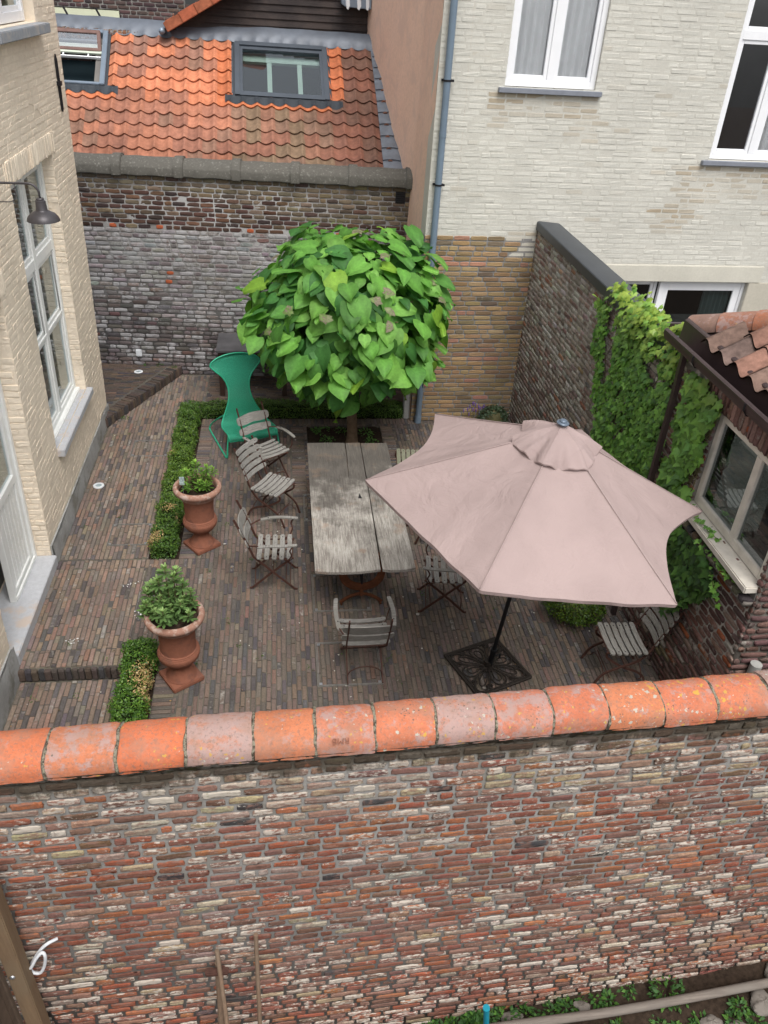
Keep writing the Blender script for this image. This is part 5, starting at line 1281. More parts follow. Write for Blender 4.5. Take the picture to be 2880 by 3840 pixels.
# urns ---------------------------------------------------------------
uprof = [(.0, .052), (.150, .052), (.152, .060), (.140, .075), (.138, .082), (.120, .105), (.092, .150), (.080, .185), (.088, .20), (.090, .212), (.100, .222), (.150, .262), (.183, .310), (.193, .352), (.189, .378), (.182, .385), (.184, .392), (.176, .400), (.177, .408), (.164, .416), (.160, .47), (.163, .58), (.174, .68), (.186, .735), (.200, .745)]
rprof = [(.200, .745), (.25, .752), (.283, .770), (.292, .795), (.288, .818), (.268, .835), (.248, .838), (.236, .826), (.230, .80), (.222, .70)]
def make_urn(x, y, ang, label, hh):
    t = thing('terracotta_urn', label, 'urn', (x, y, 0), R(ang), 'terracotta urns along the hedge')
    mb = MB(); mb.box((-.172, -.172, .0), (.172, .172, .052)); mb.build('base', M['terracotta'], t, bevel=.008, world=False)
    mb = MB(); mb.lathe([(r*(1.1 if z > .24 else 1.04), z*hh if z > .1 else z) for r, z in uprof], 48); mb.build('bowl', M['terracotta'], t, smooth=True, world=False, auto=50)
    mb = MB(); mb.lathe([(r, z*hh) for r, z in rprof], 48); mb.build('rim', M['terracotta_rim'], t, smooth=True, world=False, auto=60)
    mb = MB(); mb.grid(lambda a, b: (a*.226*cos(b*2*pi), a*.226*sin(b*2*pi), .765*hh+.012*sin(a*19+b*40)*cos(b*23)), 14, 40); mb.build('soil', M['soil'], t, smooth=True, world=False)
    return t
make_urn(-1.065, 8.45, 38, 'terracotta urn with small pale green shrub, farther along the hedge', 1.08)
make_urn(-1.095, 6.12, 33, 'terracotta urn with bushy shrub, nearer the camera beside the near hedge', 1.05)
def shrub(name, label, x, y, z0, heads, lsz, cols, seed, spread):
    rg = np.random.default_rng(seed); t = thing(name, label, 'shrub', (x, y, z0)); ms = MB(); ml = MB(); tv, tf, tc = oblong()
    for (dx, dy, dz, s) in heads:
        tip = Vector((x+dx, y+dy, z0+dz)); b0 = Vector((x+dx*.15, y+dy*.15, z0-.02)); mid = (b0+tip)/2+Vector((dx*.25, dy*.25, dz*.05))
        ms.tube(curve([b0, mid, tip], 5), [.005]*11, 5)
        n = int(15*s); pos = []; nr = []; dn = []; sz = []; cl = []
        for lay in range(3):
            for i in range(n//2):
                a = 2*pi*i/(n/2)+lay*.7+rg.uniform(-.3, .3); el = [.15, .7, 1.15][lay]+rg.uniform(-.2, .2)
                d = np.array([cos(a)*cos(el), sin(a)*cos(el), sin(el)]); pos.append(np.array(tip)-np.array([0, 0, .035*(2-lay)])); dn.append(d)
                nr.append(np.array([-cos(a)*sin(el), -sin(a)*sin(el), cos(el)])); sz.append(lsz*s*rg.uniform(.8, 1.2)*(1, .9, .6)[lay]); cl.append(np.array(cols[lay])*rg.uniform(.75, 1.25))
        for i in range(int(7*s)):      # leaves lower down the stem
            a = rg.uniform(0, 2*pi); k = rg.uniform(.35, .9); p = np.array(b0)*(1-k)+np.array(tip)*k; d = np.array([cos(a), sin(a), rg.uniform(-.3, .5)])
            pos.append(p); dn.append(d); nr.append(np.array([0, 0, 1.])+rg.normal(0, .3, 3)); sz.append(lsz*rg.uniform(.7, 1.1)); cl.append(np.array(cols[0])*rg.uniform(.6, 1.1))
        scatter(ml, tv, tf, tc, np.array(pos), frames(np.array(nr), np.array(dn), rg, .15), np.array(sz), np.array(cl))
    ms.build('stem', M['stem'], t, smooth=True); ml.build('foliage', M['leaf'], t, smooth=True)
rgh = random.Random(12)
hd = [(rgh.gauss(0, .10), rgh.gauss(0, .08), .10+abs(rgh.gauss(.08, .05)), .8) for _ in range(8)]+[(-.12, .0, .26, 1), (.0, .03, .36, 1), (.13, -.02, .33, 1), (.04, -.08, .16, 1), (.12, -.04, .12, 1)]
shrub('potted_shrub', 'small fresh green shrub growing in the farther urn', -1.065, 8.45, .83, hd, .085, [(.10, .20, .03), (.16, .30, .05), (.24, .40, .07)], 3, .2)
hd = [(rgh.gauss(-.10, .11), rgh.gauss(.03, .11), .07+abs(rgh.gauss(.12, .10)), .95) for _ in range(36)]+[(-.05, .05, .58, 1.1), (-.12, .02, .46, 1.2), (.10, .05, .40, 1.1), (.17, .05, .30, 1), (-.25, -.03, .22, 1.1), (-.28, 0, .12, 1.1), (.03, .02, .50, 1.1), (-.2, .1, .36, 1.1), (.1, .0, .25, 1), (-.15, -.12, .2, 1)]
shrub('potted_shrub', 'dense mid green shrub with taller shoots growing in the nearer urn', -1.095, 6.12, .80, hd, .082, [(.10, .18, .055), (.16, .26, .085), (.26, .38, .14)], 4, .3)
mb = MB(); mb.tube([(-1.22, 8.34, .80), (-1.22, 8.34, .97)], .003, 5, mi=0); mb.box((-1.255, 8.335, .97), (-1.195, 8.342, 1.08)); tag(mb.build('plant_label', plain('pale blue printed card', (.34, .42, .42), .6, 0, .5, 50), bevel=.003), 'small pale plant tag stuck in the soil of the farther urn', 'plant tag')

# hedges ---------------------------------------------------------------
def hedge(name, label, boxes, seed, dead=(), dens=7800, tone=(1, 1, 1), hgt=.22):
    rg = np.random.default_rng(seed); t = thing(name, label, 'hedge', (boxes[0][0], boxes[0][1], 0)); tv, tf, tc = smallleaf(); ml = MB(); mi_ = MB()
    for (x0, y0, x1, y1) in boxes:
        mi_.box((x0+.05, y0+.05, -.02), (x1-.05, y1-.05, hgt-.06))
        lx_, ly_ = x1-x0, y1-y0; areas = [lx_*ly_, ly_*hgt, ly_*hgt, lx_*hgt, lx_*hgt]; A_ = sum(areas)
        for f, ar in enumerate(areas):
            n = int(dens*ar*(1.3 if f == 0 else .9)); a, b = rg.uniform(0, 1, n), rg.uniform(0, 1, n)
            if f == 0: p = np.stack([x0+a*lx_, y0+b*ly_, np.full(n, hgt)], 1); nr = np.array([0, 0, 1.])
            elif f < 3: sx = (x0, x1)[f-1]; p = np.stack([np.full(n, sx), y0+a*ly_, b*hgt], 1); nr = np.array([(-1, 1)[f-1], 0, .3])
            else: sy = (y0, y1)[f-3]; p = np.stack([x0+a*lx_, np.full(n, sy), b*hgt], 1); nr = np.array([0, (-1, 1)[f-3], .3])
            wob = .022*np.sin(p[:, 1]*9+p[:, 0]*3)+.018*np.sin(p[:, 1]*23+p[:, 0]*17+p[:, 2]*13)+.012*np.sin(p[:, 1]*57+p[:, 2]*31)
            dep = -np.abs(rg.normal(0, .022, n))+wob+(rg.random(n) < .05)*rg.uniform(0, .03, n)
            # round the shoulders
            ctr = np.array([(x0+x1)/2, (y0+y1)/2, hgt/2]); e = np.clip(np.abs((p-ctr)/np.array([lx_/2, ly_/2, hgt/2])), 0, 1); rnd = (e[:, 0]**6*e[:, 2]**6)+(e[:, 1]**30*e[:, 2]**6)
            p = p+nr/np.linalg.norm(nr)*dep[:, None]; p[:, 2] -= rnd*.05*(p[:, 2] > .1); p[:, 0] -= np.sign(p[:, 0]-ctr[0])*rnd*.03
            nn = nr+rg.normal(0, .75, (n, 3)); dn = rg.normal(0, 1, (n, 3))+np.array([0, 0, .5])
            base = np.array([(.055, .125, .022), (.085, .17, .028), (.115, .205, .035), (.04, .095, .02)])[rg.integers(0, 4, n)]*np.array(tone)
            yb = .5+.5*np.sin(p[:, 1]*1.3+.8); base = base*(1+.35*yb[:, None]*np.array([1.0, .5, 0]))
            base = base*rg.uniform(.75, 1.3, n)[:, None]
            for (dx, dy, dr_, amt) in dead:
                m = (np.hypot(p[:, 0]-dx, p[:, 1]-dy) < dr_*rg.uniform(.5, 1.2, n)) & (rg.random(n) < amt); base[m] = np.array([(.52, .37, .17)])*rg.uniform(.6, 1.25, m.sum())[:, None]
            scatter(ml, tv, tf, tc, p, frames(nn, dn, rg), rg.uniform(.017, .030, n), base)
    mi_.build('twigs', plain('dark hedge interior', (.016, .022, .008), .95, 0, .5, 30, .05, 1), t)
    ml.build('foliage', M['box'], t, smooth=True)
hedge('box_hedge', 'low L-shaped box hedge behind the urn, left of the paved dining area', [(-1.68, 8.18, -1.36, 12.26), (-1.36, 11.98, 2.0, 12.26)], 5, [(-1.64, 8.36, .13, .75), (-1.52, 9.02, .10, .8), (-1.66, 10.5, .09, .35), (-1.4, 8.8, .06, .3)])
hedge('box_hedge', 'short low box hedge with a dead straw coloured patch near the foreground wall', [(-1.68, 3.6, -1.37, 6.48)], 6, [(-1.38, 5.95, .20, .75), (-1.40, 5.72, .12, .6)], tone=(.85, 1.0, .95), hgt=.27)
def bush(name, label, cat, c, r, seed, n, cols, size):
    rg = np.random.default_rng(seed); t = thing(name, label, cat, (c[0], c[1], 0)); tv, tf, tc = smallleaf(); ml = MB(); d = rg.normal(0, 1, (n, 3)); d[:, 2] = np.abs(d[:, 2])-.25; d /= np.linalg.norm(d, axis=1, keepdims=True)
    p = np.array(c)+d*np.array(r)*(1-np.abs(rg.normal(0, .10, n))+.07*np.sin(d[:, 0]*9)*np.cos(d[:, 1]*11))[:, None]; p[:, 2] = np.maximum(p[:, 2], .01)
    scatter(ml, tv, tf, tc, p, frames(d+rg.normal(0, .6, (n, 3)), rg.normal(0, 1, (n, 3)), rg), rg.uniform(size*.7, size*1.3, n), np.array(cols)[rg.integers(0, len(cols), n)]*rg.uniform(.7, 1.3, n)[:, None]); ml.build('foliage', M['box'], t, smooth=True)
    m2 = MB(); m2.lathe([(0, -c[2]*.9), (r[0]*.6, -c[2]*.5), (r[0]*.75, 0), (r[0]*.5, r[2]*.6), (0, r[2]*.75)], 16, c); m2.build('stem', M['stem'], t, smooth=True)
bush('box_bush', 'small round box bush under the right side of the parasol', 'bush', (3.32, 6.85, .20), (.36, .34, .27), 8, 6500, [(.07, .14, .02), (.12, .19, .02), (.05, .10, .02)], .026)
bush('lavender_bush', 'grey green herb in the corner where the yellow and brown walls meet', 'bush', (3.45, 11.68, .14), (.26, .15, .24), 9, 900, [(.06, .10, .05), (.09, .13, .08)], .05)
rg = np.random.default_rng(15); fl = MB(); fs = MB()
for i in range(16):
    x, y = rg.uniform(2.9, 3.4), rg.uniform(11.62, 11.8); h = rg.uniform(.25, .42); fs.tube([(x, y, 0), (x+rg.uniform(-.04, .04), y, h)], .003, 4); fl.lathe([(0, h-.06), (.010, h-.04), (.012, h), (0, h+.03)], 6, (x, y, 0), (.22, .13, .42, 0))
fw_ = thing('flowering_herb', 'small purple flowering herb at the foot of the yellow brick patch', 'flower', (3.1, 11.7, 0)); fs.build('stem', M['stem'], fw_); fl.build('flower', M['flower'], fw_)

# catalpa -----------------------------------------------------------------
tree = thing('globe_catalpa', 'round headed catalpa tree with big heart shaped bright green leaves', 'tree', (1.06, 11.2, 0))
mb = MB(); mb.tube(curve([(1.06, 11.17, -.04), (1.06, 11.18, .2), (1.03, 11.2, .7), (1.0, 11.2, 1.3), (.98, 11.2, 1.75)], 6), [.115, .10, .092, .088, .085, .083, .082]+[.08]*18, 16); tk = mb.build('trunk', M['bark'], tree, smooth=True)
rg = np.random.default_rng(21); CC = np.array([.94, 11.17, 2.04]); RR = np.array([1.34, 1.34, 1.16])
mb = MB()
for i in range(26):
    d = rg.normal(0, 1, 3); d[2] = abs(d[2])*.8+.05; d /= np.linalg.norm(d); e = CC+d*RR*.9
    b = np.array([.98, 11.2, 1.7+rg.uniform(-.1, .1)]); m = (b+e)/2+np.array([0, 0, .12]); mb.tube(curve([b, m, e], 5), [.026, .024, .022, .02, .018, .015, .013, .011, .01, .008, .006], 6)
mb.build('branch', M['bark'], tk, smooth=True)
tv, tf, tc = heart(); ml = MB()
def crown(n, r0, r1, smin, smax, tone, seed):
    rg = np.random.default_rng(seed); k = np.arange(n)+.5; zz = 1-2*k/n*.93; th = k*2.39996+rg.normal(0, .12, n); q = np.sqrt(1-zz**2)
    d = np.stack([q*np.cos(th), q*np.sin(th), zz], 1); rad = rg.uniform(r0, r1, n)+(rg.random(n) < .07)*rg.uniform(0, .10, n)+.075*np.sin(d[:, 0]*6+d[:, 2]*5)+.055*np.sin(d[:, 1]*7-d[:, 2]*6)+.03*np.sin(d[:, 0]*13+d[:, 1]*11)
    p = CC+d*RR*rad[:, None]
    p[:, 2] = np.where(d[:, 2] < -.3, p[:, 2]+.18*(-d[:, 2]-.3), p[:, 2])
    nr = d*np.array([1, 1, 1.0])*.55+np.array([0, -.10, .70])+rg.normal(0, .27, (n, 3)); dn = d*np.array([1, 1, .15])*.8+np.array([0, 0, -.70])+rg.normal(0, .30, (n, 3))
    f = frames(nr, dn, rg, .25); sz = rg.uniform(smin, smax, n)
    c = np.array([(.105, .265, .043), (.13, .31, .052), (.08, .215, .04), (.165, .36, .065), (.05, .16, .035)])[rg.integers(0, 5, n)]
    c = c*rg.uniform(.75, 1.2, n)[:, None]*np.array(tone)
    yl = (rg.random(n) < .015) | ((d[:, 0] > .35) & (d[:, 2] < .25) & (rg.random(n) < .07)); c[yl] = np.array([(.20, .37, .04)])*rg.uniform(.8, 1.15, yl.sum())[:, None]
    p = p-f[:, :, 1]*(sz*.35)[:, None]
    for q, (fo, dr2, cu2) in enumerate(((.3, .5, .6), (1.4, 1.5, -.8), (2.2, .8, .9), (.8, 2.1, 0), (1, .2, -1.2))):
        hv, hf_, hc = heart(fo, dr2, cu2); m = (np.arange(n) % 5) == q; scatter(ml, hv, hf_, hc, p[m], f[m], sz[m], c[m])
    return p
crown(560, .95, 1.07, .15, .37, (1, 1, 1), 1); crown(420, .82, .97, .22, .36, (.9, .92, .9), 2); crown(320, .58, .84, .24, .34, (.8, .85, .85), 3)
# young reddish leaves at the shoot tips
rg = np.random.default_rng(33)
for i in range(18):
    d = rg.normal(0, 1, 3); d[2] = abs(d[2])*.9; d[1] -= .5; d /= np.linalg.norm(d); c0 = CC+d*RR*rg.uniform(1.04, 1.12); n = 5
    a = np.arange(n)*2*pi/n+rg.uniform(0, 6); dn = np.stack([np.cos(a), np.sin(a), np.full(n, rg.uniform(-.3, .5))], 1); nr = np.tile(d, (n, 1))+np.array([0, 0, .5])
    scatter(ml, tv, tf, tc, np.tile(c0, (n, 1)), frames(nr, dn, rg, .2), rg.uniform(.06, .12, n), np.array([[.20, .22, .11], [.22, .19, .13], [.17, .24, .08]])[rg.integers(0, 3, n)])
ml.build('crown', M['leaf'], tree, smooth=True)
# seedlings in the tree bed and weeds
def weeds(name, label, pts, n, size, cols, seed, kind='stuff', tmpl=None):
    rg = np.random.default_rng(seed); tv, tf, tc = tmpl or smallleaf(); ml = MB()
    for (x, y, z, r) in pts:
        k = n; a = rg.uniform(0, 2*pi, k); q = r*np.sqrt(rg.random(k)); p = np.stack([x+q*np.cos(a), y+q*np.sin(a), z+rg.uniform(.005, r*.55+.01, k)*(1-q/r*.6)], 1)
        nn = np.array([0, 0, 1.])+rg.normal(0, .45, (k, 3)); dn = np.stack([np.cos(a), np.sin(a), np.full(k, .1)], 1)
        scatter(ml, tv, tf, tc, p, frames(nn, dn, rg), rg.uniform(.7, 1.3, k)*size, np.array(cols)[rg.integers(0, len(cols), k)]*rg.uniform(.7, 1.3, k)[:, None])
    o = ml.build(name, M['leaf'], smooth=True); return tag(o, label, 'weeds', kind=kind)
weeds('weeds', 'green seedlings in the dark soil of the tree bed', [(.62, 11.55, -.03, .13), (.68, 11.25, -.03, .10), (.92, 11.58, -.03, .09), (1.33, 11.5, -.03, .12), (1.38, 11.2, -.03, .09), (.5, 11.6, -.03, .06)], 60, .045, [(.09, .19, .05), (.13, .26, .06)], 40)
rg = np.random.default_rng(50)
pts = [(rg.uniform(-2.6, 3.7), rg.uniform(5.8, 11.8), .0, rg.uniform(.015, .045)) for _ in range(75)]
pts = [p for p in pts if not (.3 < p[0] < 1.5 and 6.9 < p[1] < 9.8)]+[(-1.1, 7.35, 0, .04), (.25, 6.2, 0, .05), (1.15, 5.95, 0, .05), (3.15, 5.9, 0, .05)]
weeds('weeds', 'tiny weeds growing in the joints of the clay pavers', pts, 9, .020, [(.05, .10, .02), (.08, .14, .03)], 41)
rg = np.random.default_rng(51); mb = MB()
for i in range(330):
    x, y = rg.uniform(-2.7, 3.8), rg.uniform(5.4, 11.8); z = .012 if (x > -1.68 or y > 6.35) else -.138; r = rg.uniform(.003, .011)*(2.2 if rg.random() < .05 else 1)
    if -1.75 < x < -1.3 or (.3 < x < 1.6 and y > 10.9): continue
    k = rg.integers(5, 8); a0 = rg.uniform(0, 6); c = [(.55, .53, .47), (.30, .19, .09), (.42, .40, .36), (.10, .07, .04)][rg.integers(0, 4)]
    poly = [(x+r*rg.uniform(.5, 1.3)*cos(a0+2*pi*j/k), y+r*rg.uniform(.5, 1.3)*sin(a0+2*pi*j/k)) for j in range(k)]; mb.prism(poly, z, z+.003, (*c, 0))
for (x, y, z) in ((-1.66, 7.13, .012), (-2.3, 6.72, .012), (-1.85, 7.65, .012)):
    for j in range(10):
        r = rg.uniform(.004, .013); cx_, cy_ = x+rg.normal(0, .035), y+rg.normal(0, .03); mb.prism([(cx_+r*rg.uniform(.5, 1.3)*cos(2*pi*q/6), cy_+r*rg.uniform(.5, 1.3)*sin(2*pi*q/6)) for q in range(6)], z, z+.002, (.62, .62, .60, 0))
tag(mb.build('debris', attrmat('small bits', .9, .1)), 'small pale bits of litter and droppings scattered over the pavers', 'litter', kind='stuff')

# inspection covers -----------------------------------------------------------
for i, (x0, y0, x1, y1, l, dz) in enumerate(((.30, 5.90, .985, 6.56, 'thin metal frame of a square paved cover behind the nearest armchair', 0), (.30, 7.08, .98, 7.78, 'thin metal frame of a paved cover under the near end of the table', 0), (.245, 8.95, .92, 9.62, 'thin metal frame of a paved cover under the middle of the table', 0), (-2.25, 8.47, -1.74, 8.95, 'thin metal frame of a paved cover left of the hedge, near the urn', 0), (-2.30, 10.74, -1.75, 11.24, 'thin metal frame of a paved cover left of the hedge, far end', 0))):
    t = thing('inspection_cover', l, 'inspection cover', ((x0+x1)/2, (y0+y1)/2, 0), 0, 'paved inspection covers'); mb = MB(); w_ = .006; z0_, z1_ = -.01, .0085
    for o_ in (0, .014):
        a, b, c, d = x0+o_, y0+o_, x1-o_, y1-o_
        mb.box((a, b, z0_), (c, b+w_, z1_)); mb.box((a, d-w_, z0_), (c, d, z1_)); mb.box((a, b+w_, z0_), (a+w_, d-w_, z1_-.0005)); mb.box((c-w_, b+w_, z0_), (c, d-w_, z1_-.0005))
    mb.build('frame', M['chrome'] if 0 else plain('galvanised strip', (.26, .25, .23), .5, .4, .2, 20), t)
    for (px_, py_) in ((x0+.035, y0+.035), (x1-.035, y0+.035), (x0+.035, y1-.035), (x1-.035, y1-.035)):
        mb = MB(); mb.box((px_-.015, py_-.015, 0), (px_+.015, py_+.015, .010)); mb.build('corner_plate', M['chrome'], t)
for (x, y, z, l) in ((-2.60, 9.91, .008, 'round steel ground light set in the pavers beside the cream house'), (-2.54, 13.5, .150, 'round steel ground light in the raised corner paving'), (3.72, 5.66, .008, 'round steel ground light beneath the lone chair at the right')):
    t = thing('ground_light', l, 'ground light', (x, y, z), 0, 'round ground lights'); mb = MB(); mb.lathe([(.075, -.01), (.075, .006), (.068, .010), (.045, .010), (.043, .002)], 30); mb.build('rim', M['plastic_white'], t, smooth=True, world=False, auto=40)
    mb = MB(); mb.lathe([(.0, .003), (.044, .003)], 30); mb.build('lens', plain('frosted lens', (.30, .36, .38), .2, 0, .1, 20, .5, 0), t, world=False)

# ivy -------------------------------------------------------------------------
def inpoly(y, z, P):
    ins = np.zeros(len(y), bool); j = len(P)-1
    for i in range(len(P)):
        yi, zi = P[i]; yj, zj = P[j]; c = ((zi > z) != (zj > z)) & (y < (yj-yi)*(z-zi)/(zj-zi+1e-12)+yi); ins ^= c; j = i
    return ins
IV1 = [(8.75, 3.30), (8.50, 3.42), (8.36, 3.34), (8.28, 3.05), (8.02, 3.22), (7.7, 3.40), (7.2, 3.42), (6.9, 3.38), (6.75, 3.30), (6.72, 3.0), (6.68, 2.2), (6.66, 1.2), (6.9, .75), (7.6, .80), (8.0, 1.2), (8.33, 1.8), (8.62, 2.25), (8.86, 2.75), (9.02, 3.02)]
GAP = [[(7.42, 3.02), (7.15, 3.14), (7.0, 2.95), (7.18, 2.72)], [(8.62, 2.95), (8.30, 3.02), (8.20, 2.6), (8.33, 2.2), (8.45, 2.25)], [(7.95, 2.1), (7.75, 2.3), (7.7, 2.0)], [(7.15, 2.45), (7.0, 2.6), (6.95, 2.35)]]
IV2 = [(6.46, 3.22), (6.10, 3.28), (5.84, 3.12), (5.95, 2.92), (5.92, 2.6), (5.93, 2.3), (5.90, 2.02), (6.02, 1.75), (6.32, 1.5), (6.44, 1.9), (6.46, 2.6)]
IV3 = [(5.98, 1.82), (5.62, 2.03), (5.32, 2.05), (5.16, 1.95), (5.2, 1.78), (5.32, 1.50), (5.48, 1.22), (5.80, 1.05), (6.1, 1.2), (6.1, 1.55)]
def ivy(name, label, P, gaps, n, s0, s1, seed, cols, off=.06, X0=3.8):
    rg = np.random.default_rng(seed); ys = [p[0] for p in P]; zs = [p[1] for p in P]; t = thing(name, label, 'ivy', (X0, (min(ys)+max(ys))/2, 0))
    y = rg.uniform(min(ys)-.05, max(ys)+.05, n*4); z = rg.uniform(min(zs)-.05, max(zs)+.05, n*4)
    wy = y+.05*np.sin(z*11+y*3)+.03*np.sin(z*29); wz = z+.05*np.sin(y*13)+.03*np.sin(y*31+z*7); k = inpoly(wy, wz, P)
    for g in gaps: k &= ~inpoly(wy, wz, g)
    k &= ~((np.sin(y*4.1+1.2)*np.sin(z*3.3+.4)+.4*np.sin(y*11+z*9) > 1.02))
    y, z = y[k][:n], z[k][:n]; m = len(y); bulge = off*(.25+.5*np.abs(np.sin(y*5+z*3)))+rg.uniform(0, .05, m)
    x = X0-.012-bulge-(z > 3.12)*rg.uniform(-.22, .04, m)*(X0 > 3.75)
    topm = z > 3.2; zz = np.where(topm & (x > X0-.02), np.maximum(z, 3.29), z)
    pos = np.stack([x, y, zz], 1); nr = np.stack([np.full(m, -1.0), np.full(m, -.25), np.where(topm, 1.2, .60)], 1)+rg.normal(0, .30, (m, 3)); dn = np.tile(np.array([-.25, 0, -1.0]), (m, 1))+rg.normal(0, .28, (m, 3))
    if X0 == 3.8: pos = skew(pos)
    tv, tf, tc = ivyleaf(); sz = rg.uniform(s0, s1, m)
    c = np.array(cols)[rg.integers(0, len(cols), m)]*rg.uniform(.6, 1.2, m)[:, None]; hi = np.clip((z-2.9)/.5, 0, 1)[:, None]*np.clip(rg.uniform(-.2, 1.3, m), 0, 1)[:, None]; c = c*(1-hi)+np.array([.30, .40, .07])*hi
    ml = MB(); f = frames(nr, dn, rg, .35); scatter(ml, tv, tf, tc, pos-f[:, :, 1]*(sz*.3)[:, None], f, sz, c); ml.build('foliage', M['ivy'], t, smooth=True)
    ms = MB()
    for i in range(16):
        y0 = rg.uniform(min(ys)+.3, max(ys)-.2); z0 = min(zs)-.1; pts = [(X0-.025, y0, max(z0, .0))]
        while pts[-1][2] < max(zs)-.25: pts.append((X0-.02, pts[-1][1]+rg.normal(0, .07), pts[-1][2]+.16))
        yy = np.array([p[1] for p in pts]); zz_ = np.array([p[2] for p in pts]); ok = inpoly(yy, zz_, P); pts = [p for p, o in zip(pts, ok) if o]
        if len(pts) > 2: ms.tube(pts, .005, 5)
    if X0 == 3.8: ms.warp(skew)
    if ms.n: ms.build('stem', M['stem'], t, smooth=True)
GR = [(.11, .25, .04), (.135, .29, .045), (.165, .33, .06), (.075, .185, .035)]
ivy('ivy', 'sheet of bright green ivy hanging over the dark coping of the right wall', IV1, GAP, 3100, .048, .092, 61, GR)
ivy('ivy', 'pale new ivy shoots spilling over the dark coping up to the brown gutter', [(8.45, 3.20), (8.28, 3.42), (7.6, 3.46), (7.0, 3.46), (6.72, 3.36), (6.74, 3.05), (7.4, 3.10), (8.0, 3.12)], [], 480, .05, .09, 66, [(.16, .32, .055), (.21, .37, .07), (.12, .27, .045)], .13)
ivy('ivy', 'large leaved ivy around the brown downpipe beside the cream window', [(a*1.05, c*1.05-.305) for a, c in IV2], [], 430, .09, .15, 62, [(.12, .26, .045), (.15, .31, .05), (.085, .20, .035)], .06, 3.975)
ivy('ivy', 'clump of ivy on the outbuilding wall below the window, behind the parasol', [(a*1.05, c*1.05-.305) for a, c in IV3], [], 430, .07, .125, 63, [(.05, .13, .03), (.07, .17, .03), (.09, .21, .035), (.035, .09, .02)], .10, 3.99)
rg = np.random.default_rng(64); ml = MB(); ms = MB(); tv, tf, tc = ivyleaf()
for path in ([(3.72, 5.85, 2.21), (3.70, 5.62, 2.23), (3.71, 5.42, 2.215), (3.74, 5.3, 2.22)], [(3.70, 5.50, 2.07), (3.68, 5.25, 2.075), (3.69, 5.05, 2.08), (3.71, 4.9, 2.09)], [(3.69, 5.2, 1.95), (3.68, 5.02, 1.86), (3.68, 4.95, 1.80)]):
    pts = curve([(a*1.05, b*1.05, c*1.05-.305) for a, b, c in path], 6); ms.tube(pts, .003, 5); n = len(pts)
    scatter(ml, tv, tf, tc, np.array(pts)+rg.normal(0, .012, (n, 3)), frames(np.tile([-.6, -.2, .8], (n, 1))+rg.normal(0, .3, (n, 3)), rg.normal(0, 1, (n, 3)), rg), rg.uniform(.03, .07, n), np.array(GR)[rg.integers(0, 4, n)]*1.2)
t = thing('ivy', 'thin ivy tendrils creeping along the cream window sill', 'ivy', (3.7, 5.4, 2.1)); ml.build('foliage', M['ivy'], t, smooth=True); ms.build('stem', M['stem'], t)

# ---------------------------------------------------------------- things in front of the foreground wall
fp = thing('fence_post', 'tan wooden fence post with a round headed screw in the bottom left corner', 'fence post', (-1.9, 3.0, -1.7))
mb = MB(); mb.box((-1.90, 2.97, -1.8), (-1.79, 3.08, 1.55)); mb.build('post', M['post_wood'], fp, bevel=.006)
mb = MB(); 
for i in range(4): mb.box((-1.935-i*.002-.0, 2.55+i*.11, -1.8), (-1.912-i*.002, 2.655+i*.11, 1.5)); 
mb.box((-2.02, 2.93, -1.8), (-1.905, 2.965, 1.5)); mb.build('board', plain('dark brown board', (.10, .07, .05), .8, 0, .3, 10), fp, bevel=.003)
mb = MB(); mb.lathe([(0, .012), (.010, .011), (.017, .006), (.019, 0)], 18); v = mb.v[0]; mb.v[0] = np.stack([v[:, 0]-1.865, 2.969-v[:, 2], v[:, 1]+.42], 1); mb.build('screw', M['chrome'], fp, smooth=True)
cl = MB(); 
wy_ = lambda x: fy(x)-.03
pts = curve([(-1.60, wy_(-1.6)+.02, .52), (-1.66, wy_(-1.6)-.02, .53), (-1.72, wy_(-1.6)-.03, .46), (-1.80, wy_(-1.7)-.03, .30), (-1.80, wy_(-1.7)-.04, .235), (-1.745, wy_(-1.7)-.05, .235), (-1.70, wy_(-1.7)-.05, .33), (-1.675, wy_(-1.7)-.055, .45), (-1.69, wy_(-1.7)-.05, .49), (-1.735, wy_(-1.7)-.06, .44), (-1.775, wy_(-1.7)-.07, .36), (-1.79, wy_(-1.7)-.07, .345)], 6)
cl.tube(pts, .0115, 10); tag(cl.build('cable_loop', M['plastic_white'], smooth=True), 'short coil of white ribbed cable sticking out of the foreground wall', 'cable')
G_ = 'tool handles leaning on the foreground wall'
for (a, b, r, l, nm) in (((-.545, 3.16, .19), (-.44, 2.72, -1.4), .017, 'slanting wooden tool handle, middle one of the three', 0), ((-.555, 3.185, -.02), (-.57, 2.98, -1.5), .022, 'dark thick shaft with a metal head, leftmost of the three leaning tools', 1), ((-.262, 3.17, .345), (-.262, 2.95, -1.5), .0165, 'straight grey brown tool handle, rightmost of the three', 0)):
    t = thing('garden_tool', l, 'garden tool', b, 0, G_); mb = MB(); mb.tube([b, a], [r*1.05, r], 12); mb.build('handle', M['handle_wood'], t, smooth=True, auto=50)
    if nm: mb = MB(); mb.box((-.64, 3.10, -.055), (-.47, 3.15, -.015)); mb.build('head', M['rust'], t, bevel=.008)
mb = MB(); mb.tube(curve([(.2, 3.05, -1.42), (1.6, 3.10, -1.30), (2.8, 3.12, -1.24), (4.2, 3.18, -1.12), (5.4, 3.24, -1.0)], 6), .038, 12); tag(mb.build('wooden_pole', M['log'], smooth=True), 'long grey bare wooden pole lying at the foot of the foreground wall', 'pole')
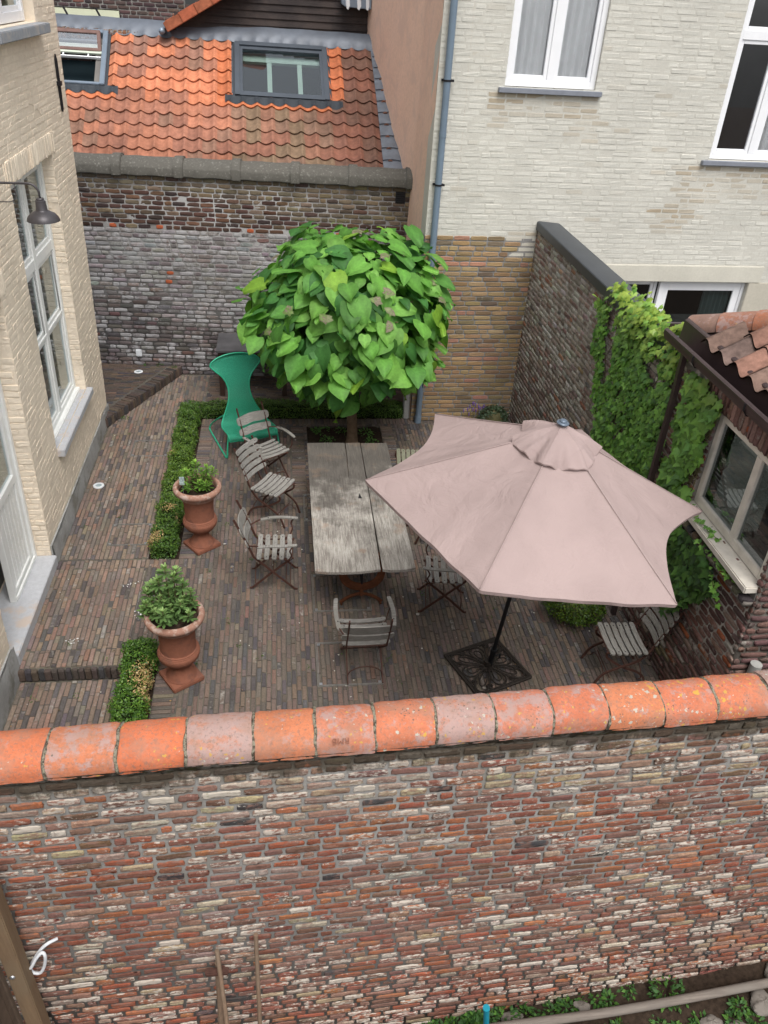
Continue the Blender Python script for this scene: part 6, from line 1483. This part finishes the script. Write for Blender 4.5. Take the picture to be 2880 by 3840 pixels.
mb = MB(); mb.tube([(1.62, 2.98, -1.45), (1.50, 2.93, -.55)], .024, 14); mb.tube([(1.50, 2.93, -.56), (1.497, 2.928, -.53)], .028, 14); tag(mb.build('plastic_tube', M['cyan'], smooth=True, auto=40), 'turquoise plastic tube standing upright at the foot of the foreground wall', 'tube')
rg = random.Random(77)
for i, (x, y, r, l) in enumerate(((4.10, 3.05, .13, 'large pale rubble stone right of the wooden pole, nearest the right edge'), (3.62, 2.98, .09, 'small brown rubble stone in front of the wooden pole'), (3.82, 2.90, .10, 'flat grey brown rubble stone in the soil at the bottom edge'), (4.35, 3.30, .10, 'grey stone between the wooden pole and the wall at the right'), (1.9, 3.22, .09, 'pale broken stone at the wall foot beside the clump of weeds'), (3.28, 2.96, .07, 'little grey stone just below the wooden pole'), (2.55, 3.24, .07, 'flat grey stone tight against the foot of the wall'))):
    mb = MB(); ph = rg.uniform(0, 6)
    def fs_(a, b):
        th = a*2*pi; la = (b-.5)*pi; k = 1+.18*sin(th*2+ph)+.12*sin(th*3+ph*2)+.08*sin(th*5+la*4); return (x+r*k*cos(la)*cos(th), y+r*.75*k*cos(la)*sin(th), gz(x, y)+.02+r*.38*sin(la)*(1+.1*sin(th*4)))
    mb.grid(fs_, 22, 10); tag(mb.build('stone', M['stone'], smooth=True, auto=30), l, 'stone', 'rubble stones at the foot of the wall')
rgn = np.random.default_rng(81)
wp = [(x, fy(x)-.06+rgn.uniform(-.06, .03), gz(x, 3.1)+.01, rgn.uniform(.06, .13)) for x in list(rgn.uniform(1.1, 2.1, 12))+list(rgn.uniform(2.1, 3.0, 6))]+[(3.35, 3.26, gz(3.35, 3.2), .17), (3.3, 3.24, gz(3.3, 3.2)+.05, .13), (.75, 3.2, -1.5, .08)]+[(x, 3.0+rgn.uniform(-.1, .05), gz(x, 3.0), .07) for x in rgn.uniform(2.2, 4.0, 12)]
weeds('weeds', 'leafy green weeds along the foot of the foreground wall', wp, 70, .045, [(.05, .13, .03), (.08, .18, .03), (.04, .10, .025)], 82)
weeds('weeds', 'a few weeds along the edge of the raised corner paving', [(-2.55, 12.0, .0, .05), (-2.2, 13.75, .16, .05), (-1.95, 13.7, .16, .04), (-2.45, 13.8, .16, .04), (3.0, 11.7, 0, .1), (3.2, 11.65, 0, .1)], 24, .03, [(.08, .14, .03), (.06, .12, .03)], 83)
